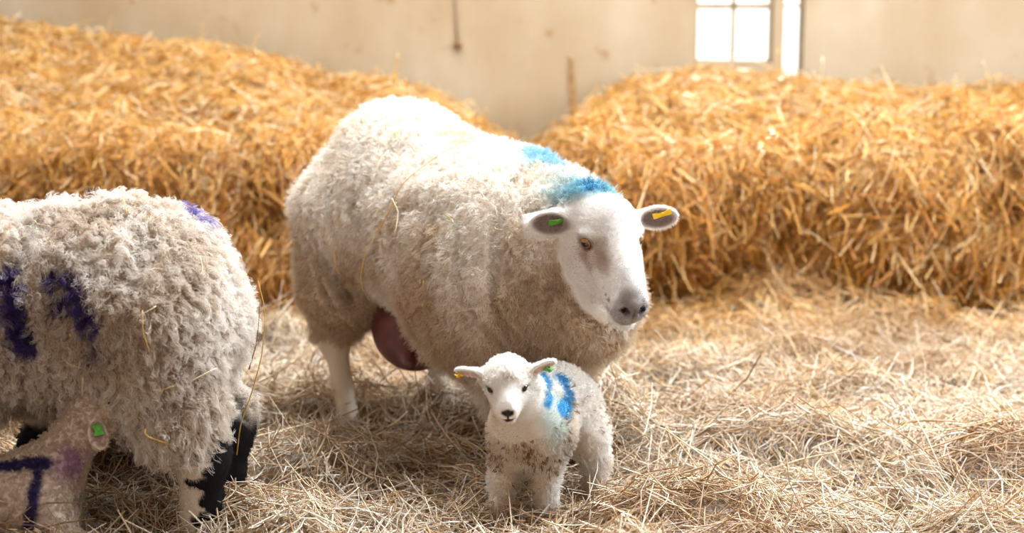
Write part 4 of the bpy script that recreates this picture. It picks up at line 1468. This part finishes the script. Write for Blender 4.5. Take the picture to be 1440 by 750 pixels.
# ------------------------------------------------------------------ the lambs drinking from it
def sucking_lamb(label, loc, ang, seed, near):
    root = tag(empty('lamb', loc, ang), label, 'lamb')
    hp = np.array([0.148, 0.004, 0.325]) if near else np.array([0.18, 0, 0.30])
    head = (hp, head_frame(-30, 14 if near else -60, 0))
    ears = (((-0.55, 1.0, 0.25), (0.4, 0.6, 0.3)), ((-0.35, -0.60, -0.72), (0.25, -0.80, 0.45)))
    fd = Field(axis_coords(-0.36, 0.42, 0.006, 0.12, 0.32, 0.003), axis_coords(-0.2, 0.26, 0.006, -0.10, 0.16, 0.003), axis_coords(-0.08, 0.42, 0.006, 0.22, 0.40, 0.003))
    zc = 0.135 if near else 0.235
    fd.ell((-0.06, 0, zc), (0.19, 0.088, 0.092), k=0.03)
    fd.ell((-0.18, 0, zc + 0.01), (0.09, 0.085, 0.09), k=0.04)
    fd.ell((0.055, 0, zc + 0.005), (0.085, 0.080, 0.096), k=0.04)
    nk = hp + head[1] @ np.array([0.0, 0, -0.038])
    fd.cone((0.070, 0, zc + 0.02), nk, 0.066, 0.042, 0.04)
    fd.cone((-0.26, 0, zc + 0.03), (-0.30, 0.0, zc - 0.04), 0.020, 0.014, 0.03)
    if near:                                                       # crouching: forelegs bent, hind legs folded
        feet = [(0.20, 0.075, 0.0), (0.10, -0.055, -0.02), (-0.16, -0.085, -0.02), (-0.16, 0.085, -0.02)]
        for f, sy in zip(feet[:2], (1, -1)):
            kn = np.array([0.11 if sy > 0 else 0.115, f[1], 0.062 if sy > 0 else 0.03])
            fd.cone((0.06, sy * 0.045, 0.13), kn, 0.056, 0.034, 0.03)
            fd.cone(kn, f, 0.028, 0.020, 0.02)
        for f, sy in zip(feet[2:], (-1, 1)):
            kn = np.array([-0.10, sy * 0.085, 0.06])
            fd.cone((-0.17, sy * 0.04, 0.13), kn, 0.068, 0.040, 0.03)
            fd.cone(kn, (-0.22, sy * 0.085, 0.02), 0.036, 0.026, 0.03)
            fd.cone((-0.22, sy * 0.085, 0.02), f, 0.026, 0.022, 0.02)
    else:
        feet = [(0.075, 0.05, 0.0), (0.075, -0.05, 0.0), (-0.20, 0.055, 0.0), (-0.20, -0.055, 0.0)]
        for i, f in enumerate(feet):
            top = np.array([0.06 if i < 2 else -0.17, f[1] * 0.9, 0.21])
            kn = np.array([f[0] + (0.006 if i < 2 else -0.022), f[1], 0.105])
            fd.cone(top, kn, 0.052, 0.030, 0.03)
            fd.cone(kn, f, 0.027, 0.024, 0.02)
    lh = build_head(fd, head, LAMB_HEAD, 0.015, ears)
    V, Q = fd.polygonise(2)
    N = vnormals(V, Q)
    wl = fbm(V, 45, seed, 2) - 0.5
    V = V + N * (wl * 0.006)[:, None]
    N = vnormals(V, Q)
    qh = (V - head[0]) @ head[1]
    face = sstep(0.02, 0.05, qh[:, 0]) * (np.linalg.norm(qh, axis=1) < 0.18)
    em = ear_mask(V, head, lh, ears)
    t = np.tile(np.array([0.72, 0.625, 0.52]), (len(V), 1))
    t = lerp(t, (0.62, 0.48, 0.40), sstep(0.4, 0.7, fbm(V, 16, seed + 1, 3)) * 0.4)
    t = lerp(t, (0.80, 0.76, 0.72), sstep(0.09, 0.04, V[:, 2]) if near else np.zeros(len(V)))
    if near:
        sk = Skin(V, Q, loc, ang)
        for p_, r_ in (((100, 650), 0.05), ((140, 650), 0.06), ((165, 625), 0.06)):
            for h_ in sk.hits([p_]):
                t = lerp(t, (0.34, 0.16, 0.38), blot(V, h_, (r_,) * 3, seed + 3, 0.9, 30, 0.45) * 0.72)
        mk = stroke(V, sk.hits([(2, 656), (20, 656), (42, 652), (62, 652)]), 0.017, seed + 5, 0.5, 50, 0.3)
        mk = np.maximum(mk, stroke(V, sk.hits([(56, 654), (50, 685), (44, 715), (42, 745)]), 0.013, seed + 6, 0.5, 50, 0.3))
        t = lerp(t, (0.022, 0.012, 0.10), np.clip(mk * 1.15, 0, 0.96))
        for h_ in sk.hits([(112, 700)]):
            t = lerp(t, (0.36, 0.33, 0.31), blot(V, h_, (0.04, 0.05, 0.025), seed + 9, 0.9, 40, 0.6) * 0.6)
    else:
        t = lerp(t, (0.012, 0.010, 0.012), 1 - sstep(0.15, 0.19, V[:, 2] + wl * 0.05))
    t = ear_tint(V, head, lh, ears, t, (0.55, 0.40, 0.36), 0.7)
    np_mesh('body', V, Q, M_SKIN, root, t)
    flow = np.stack([-0.6 * np.ones(len(V)), np.zeros(len(V)), -0.6 * np.ones(len(V))], 1)
    ln = np.where(np.maximum(face, em) > 0.5, 0.005, 0.010)
    hair('fleece', root, M_WOOL_WHITE, V, N, Q, np.ones(len(V)), t, ln, 60000 if near else 12000, 0.00048, flow, seed + 30, npts=6, lean=0.35, jitter=0.3, clump=0.85, clump_n=7000 if near else 1500, curl=0.0028, curls=1.5)
    for sg in (1, -1):
        tag(eyeball(root, head, lh, sg, (0.07, 0.045, 0.035), False), 'dark round eye')
    if near:
        tag(ear_tag(root, head, lh, -1, *ears[1], M_TAG_LIGHT, at=0.42, size=(0.024, 0.022), off=0.0, spin=0.0, lift=0.006), 'bright green ear tag')
    for f in feet:
        hoof(root, (f[0], f[1], -0.02 + min(0, f[2])), (1, 0, 0), 0.017, 0.028)
    return root


sucking_lamb('small purple-marked lamb crouched to drink under the shaggy ewe', (-1.060, 3.425, 0.0), math.radians(17), 301, True)
sucking_lamb('black-legged lamb half hidden behind the shaggy ewe, only its dark legs showing', (-0.93, 3.985, 0.0), math.radians(2), 351, False)


# ================================================================== SMALL THINGS
SC.view_layers[0].update()
TREES = {}
for k_, (r_, V_, Q_) in BODIES.items():
    TREES[k_] = (r_.matrix_world.copy(), BVHTree.FromPolygons(V_.tolist(), Q_.tolist()))


def on_body(key, px, py, lift):
    """Point on an animal's coat, lift metres out of the skin, where pixel (px, py) meets it (None if it misses)."""
    mw, tree = TREES[key]
    inv = mw.inverted()
    o = inv @ Vector((0, 0, CAM_H))
    d = (inv.to_3x3() @ (Vector(unproject(px, py, 4.0)) - Vector((0, 0, CAM_H)))).normalized()
    loc, nor, _, _ = tree.ray_cast(o, d)
    if loc is None:
        return None
    return np.array(mw @ (loc + nor * lift))


STALKS = {}
for nm, c in (('golden', (0.72, 0.46, 0.14)), ('pale', (0.80, 0.66, 0.42)), ('brown', (0.30, 0.19, 0.09)), ('white', (0.82, 0.78, 0.70))):
    STALKS[nm] = plain_material(nm + ' straw stalk', c, 0.5, 0.3, 0.2, 90)


def stalk(pts, r, mat, label, group=None, name='straw_stalk', cat='straw'):
    pts = np.array([p for p in pts if p is not None])
    if len(pts) < 2:
        return None
    # round the bends a little
    u = np.linspace(0, len(pts) - 1, (len(pts) - 1) * 3 + 1)
    c = np.stack([np.interp(u, np.arange(len(pts)), pts[:, i]) for i in range(3)], 1)
    c[1:-1] = c[1:-1] * 0.5 + 0.25 * (c[:-2] + c[2:])
    o0 = c[-1].copy()
    p = Poly()
    p.tube(c - o0, np.linspace(r * 0.7, r, len(c)), 7, 0.6)
    o = p.build(name, STALKS[mat], None, smooth=True)
    o.location = o0
    return tag(o, label, cat, group)


stalk([on_body('big', x, y, 0.034) for x, y in ((712, 176), (664, 204), (612, 240), (575, 268), (548, 306), (522, 346), (519, 385), (526, 420), (534, 446))],
      0.0022, 'golden', 'long bent golden straw lying across the side of the big ewe')
stalk([on_body('big', x, y, 0.034) for x, y in ((563, 282), (572, 300), (571, 330))], 0.0018, 'pale', 'short forked straw beside the long one on the big ewe')
stalk([on_body('big', x, y, 0.034) for x, y in ((484, 340), (482, 372), (478, 400))], 0.0020, 'golden', 'upright golden straw hanging on the flank fold of the big ewe')
rb = np.random.default_rng(5)
for (x, y) in ((500, 176), (548, 178), (470, 214), (538, 236), (606, 150), (690, 300), (640, 318), (702, 330), (650, 432), (608, 402), (560, 200), (748, 250)):
    a, l = rb.uniform(-1.2, 1.2), rb.uniform(7, 15)
    stalk([on_body('big', x + s_ * l * math.cos(a), y + s_ * l * math.sin(a), 0.034) for s_ in (-1, 0, 1)], 0.0014, rb.choice(['pale', 'golden']),
          'short bit of straw caught in the fleece of the big ewe', 'straw bits in the big ewe fleece')
for (x, y) in ((60, 325), (150, 300), (205, 442), (268, 388), (330, 402), (272, 520), (228, 535), (130, 530), (40, 545), (300, 350), (178, 300), (112, 500)):
    a, l = rb.uniform(-1.5, 1.5), rb.uniform(8, 17)
    stalk([on_body('shaggy', x + s_ * l * math.cos(a), y + s_ * l * math.sin(a), 0.040) for s_ in (-1, 0, 1)], 0.0014, rb.choice(['pale', 'golden']),
          'short bit of straw caught in the fleece of the shaggy ewe', 'straw bits in the shaggy ewe fleece')
stalk([on_body('shaggy', x, y, 0.045) for x, y in ((206, 584), (222, 604), (238, 622))], 0.0034, 'golden', 'thick golden straw stuck on the thigh wool of the shaggy ewe')
stalk([on_body('shaggy', x, y, 0.040) for x, y in ((200, 440), (200, 462), (207, 486))], 0.0018, 'golden', 'upright golden straw in the middle of the shaggy ewe flank')
w0 = 3.66
stalk([unproject(x, y, w0) for x, y in ((363, 395), (374, 440), (369, 500), (352, 560), (338, 596), (333, 640))], 0.0017, 'golden', 'long thin straw trailing down behind the rump of the shaggy ewe')
stalk([unproject(x, y, w0 + 0.02) for x, y in ((366, 420), (362, 480), (350, 520))], 0.0016, 'brown', 'dark stem beside the trailing straw on the shaggy ewe rump')
stalk([unproject(x, y, 4.28) for x, y in ((586, 500), (583, 525), (590, 556), (606, 575), (622, 582))], 0.0022, 'brown', 'dark bent stem hanging under the belly of the big ewe')

# a pale seeded twig standing in the bedding
tw = [unproject(456, 641, 3.86), unproject(462, 664, 3.85), unproject(474, 684, 3.84), unproject(492, 702, 3.83), unproject(510, 716, 3.82)]
TW = stalk(tw, 0.0019, 'white', 'pale thin twig with small buds poking up from the bedding', None, 'twig', 'twig')
pb = Poly()
for i_, f_ in enumerate(np.linspace(0.0, 2.4, 9)):
    k_ = int(f_)
    c_ = np.array(tw[k_]) * (1 - (f_ - k_)) + np.array(tw[k_ + 1]) * (f_ - k_)
    s_ = 1 if i_ % 2 else -1
    pb.tube([c_, c_ + np.array([0.004 * s_, 0.0, 0.005]), c_ + np.array([0.006 * s_, 0, 0.010])], [0.0015, 0.0026, 0.0008], 6)
ob = pb.build('buds', STALKS['white'], None, smooth=True)
ob.parent = TW
ob.matrix_parent_inverse = Matrix.Translation(-Vector(TW.location))

# single stalks standing up on the bales
def bale_stalk(px, py, px2, py2, y, mat, label, r=0.004):
    a, b = unproject(px, py, y), unproject(px2, py2, y + 0.06)
    stalk([a, (a * 0.5 + b * 0.5) + np.array([0.006, 0, 0.0]), b], r, mat, label)


bale_stalk(560, 74, 546, 128, 7.15, 'golden', 'lone straw sticking up from the end of the tall bale')
bale_stalk(1157, 80, 1149, 140, 6.9, 'pale', 'tall pale straw standing up right of the bright window')
bale_stalk(1382, 86, 1396, 130, 6.9, 'pale', 'leaning pale straw standing on the far right of the long bale')
bale_stalk(1095, 68, 1088, 120, 7.0, 'golden', 'golden straw standing between the window and the narrow gap')
bale_stalk(684, 152, 680, 190, 7.15, 'golden', 'short golden straw rising behind the back of the big ewe')

# the things on the wall
c0 = unproject(644, 63, WALL_Y)
hook = tag(empty('wall_hook', (c0[0], WALL_Y, c0[2])), 'small rusty hook with a thin cord on the old wall', 'hook')
p = Poly()
p.box((-0.018, -0.014, -0.010), (0.018, 0.0, 0.010))
p.tube([(0, -0.005, 0), (0, -0.035, -0.004), (0, -0.042, 0.012)], 0.006, 8)
p.build('hook', plain_material('rusty iron', (0.22, 0.12, 0.06), 0.8, 0.2, 0.4, 50), hook, bevel=0.002)
p = Poly()
p.tube([(0, -0.010, 0.0), (-0.004, -0.007, 0.12), (-0.010, -0.007, 0.30), (-0.012, -0.007, 0.9)], 0.0045, 8)
p.build('cord', plain_material('grey brown cord', (0.30, 0.22, 0.14), 0.9, 0.1, 0.3, 120), hook, smooth=True)
a, b = unproject(803, 78, WALL_Y), unproject(807, 176, WALL_Y)
p = Poly()
hs_ = (a[2] - b[2])
rr = np.random.default_rng(3)
zz = np.linspace(0, 1, 9)
wid = np.array([0.006, 0.009, 0.011, 0.013, 0.015, 0.013, 0.016, 0.015, 0.012]) + rr.normal(0, 0.001, 9)
xm = np.interp(zz, [0, 1], [a[0], b[0]]) - a[0]
Vv, Ff = [], []
for z_, w_, x_ in zip(zz, wid, xm):
    Vv += [(x_ - w_, -0.001, -z_ * hs_), (x_ - w_ * 0.8, -0.009, -z_ * hs_), (x_ + w_ * 0.8, -0.009, -z_ * hs_), (x_ + w_, -0.001, -z_ * hs_)]
for i_ in range(8):
    for k_ in range(4):
        Ff.append((i_ * 4 + k_, i_ * 4 + (k_ + 1) % 4, i_ * 4 + 4 + (k_ + 1) % 4, i_ * 4 + 4 + k_))
Ff += [(0, 1, 2, 3), (35, 34, 33, 32)]
p.add(Vv, Ff)
o = p.build('brown_streak', plain_material('brown wall streak', (0.36, 0.20, 0.08), 0.8, 0.2, 0.45, 25), None)  # thin raised shape for a rust-brown streak on the wall
o.location = (a[0], WALL_Y - 0.001, a[2])
tag(o, 'narrow rust-brown streak upright on the wall between the two bales', 'metal strip')
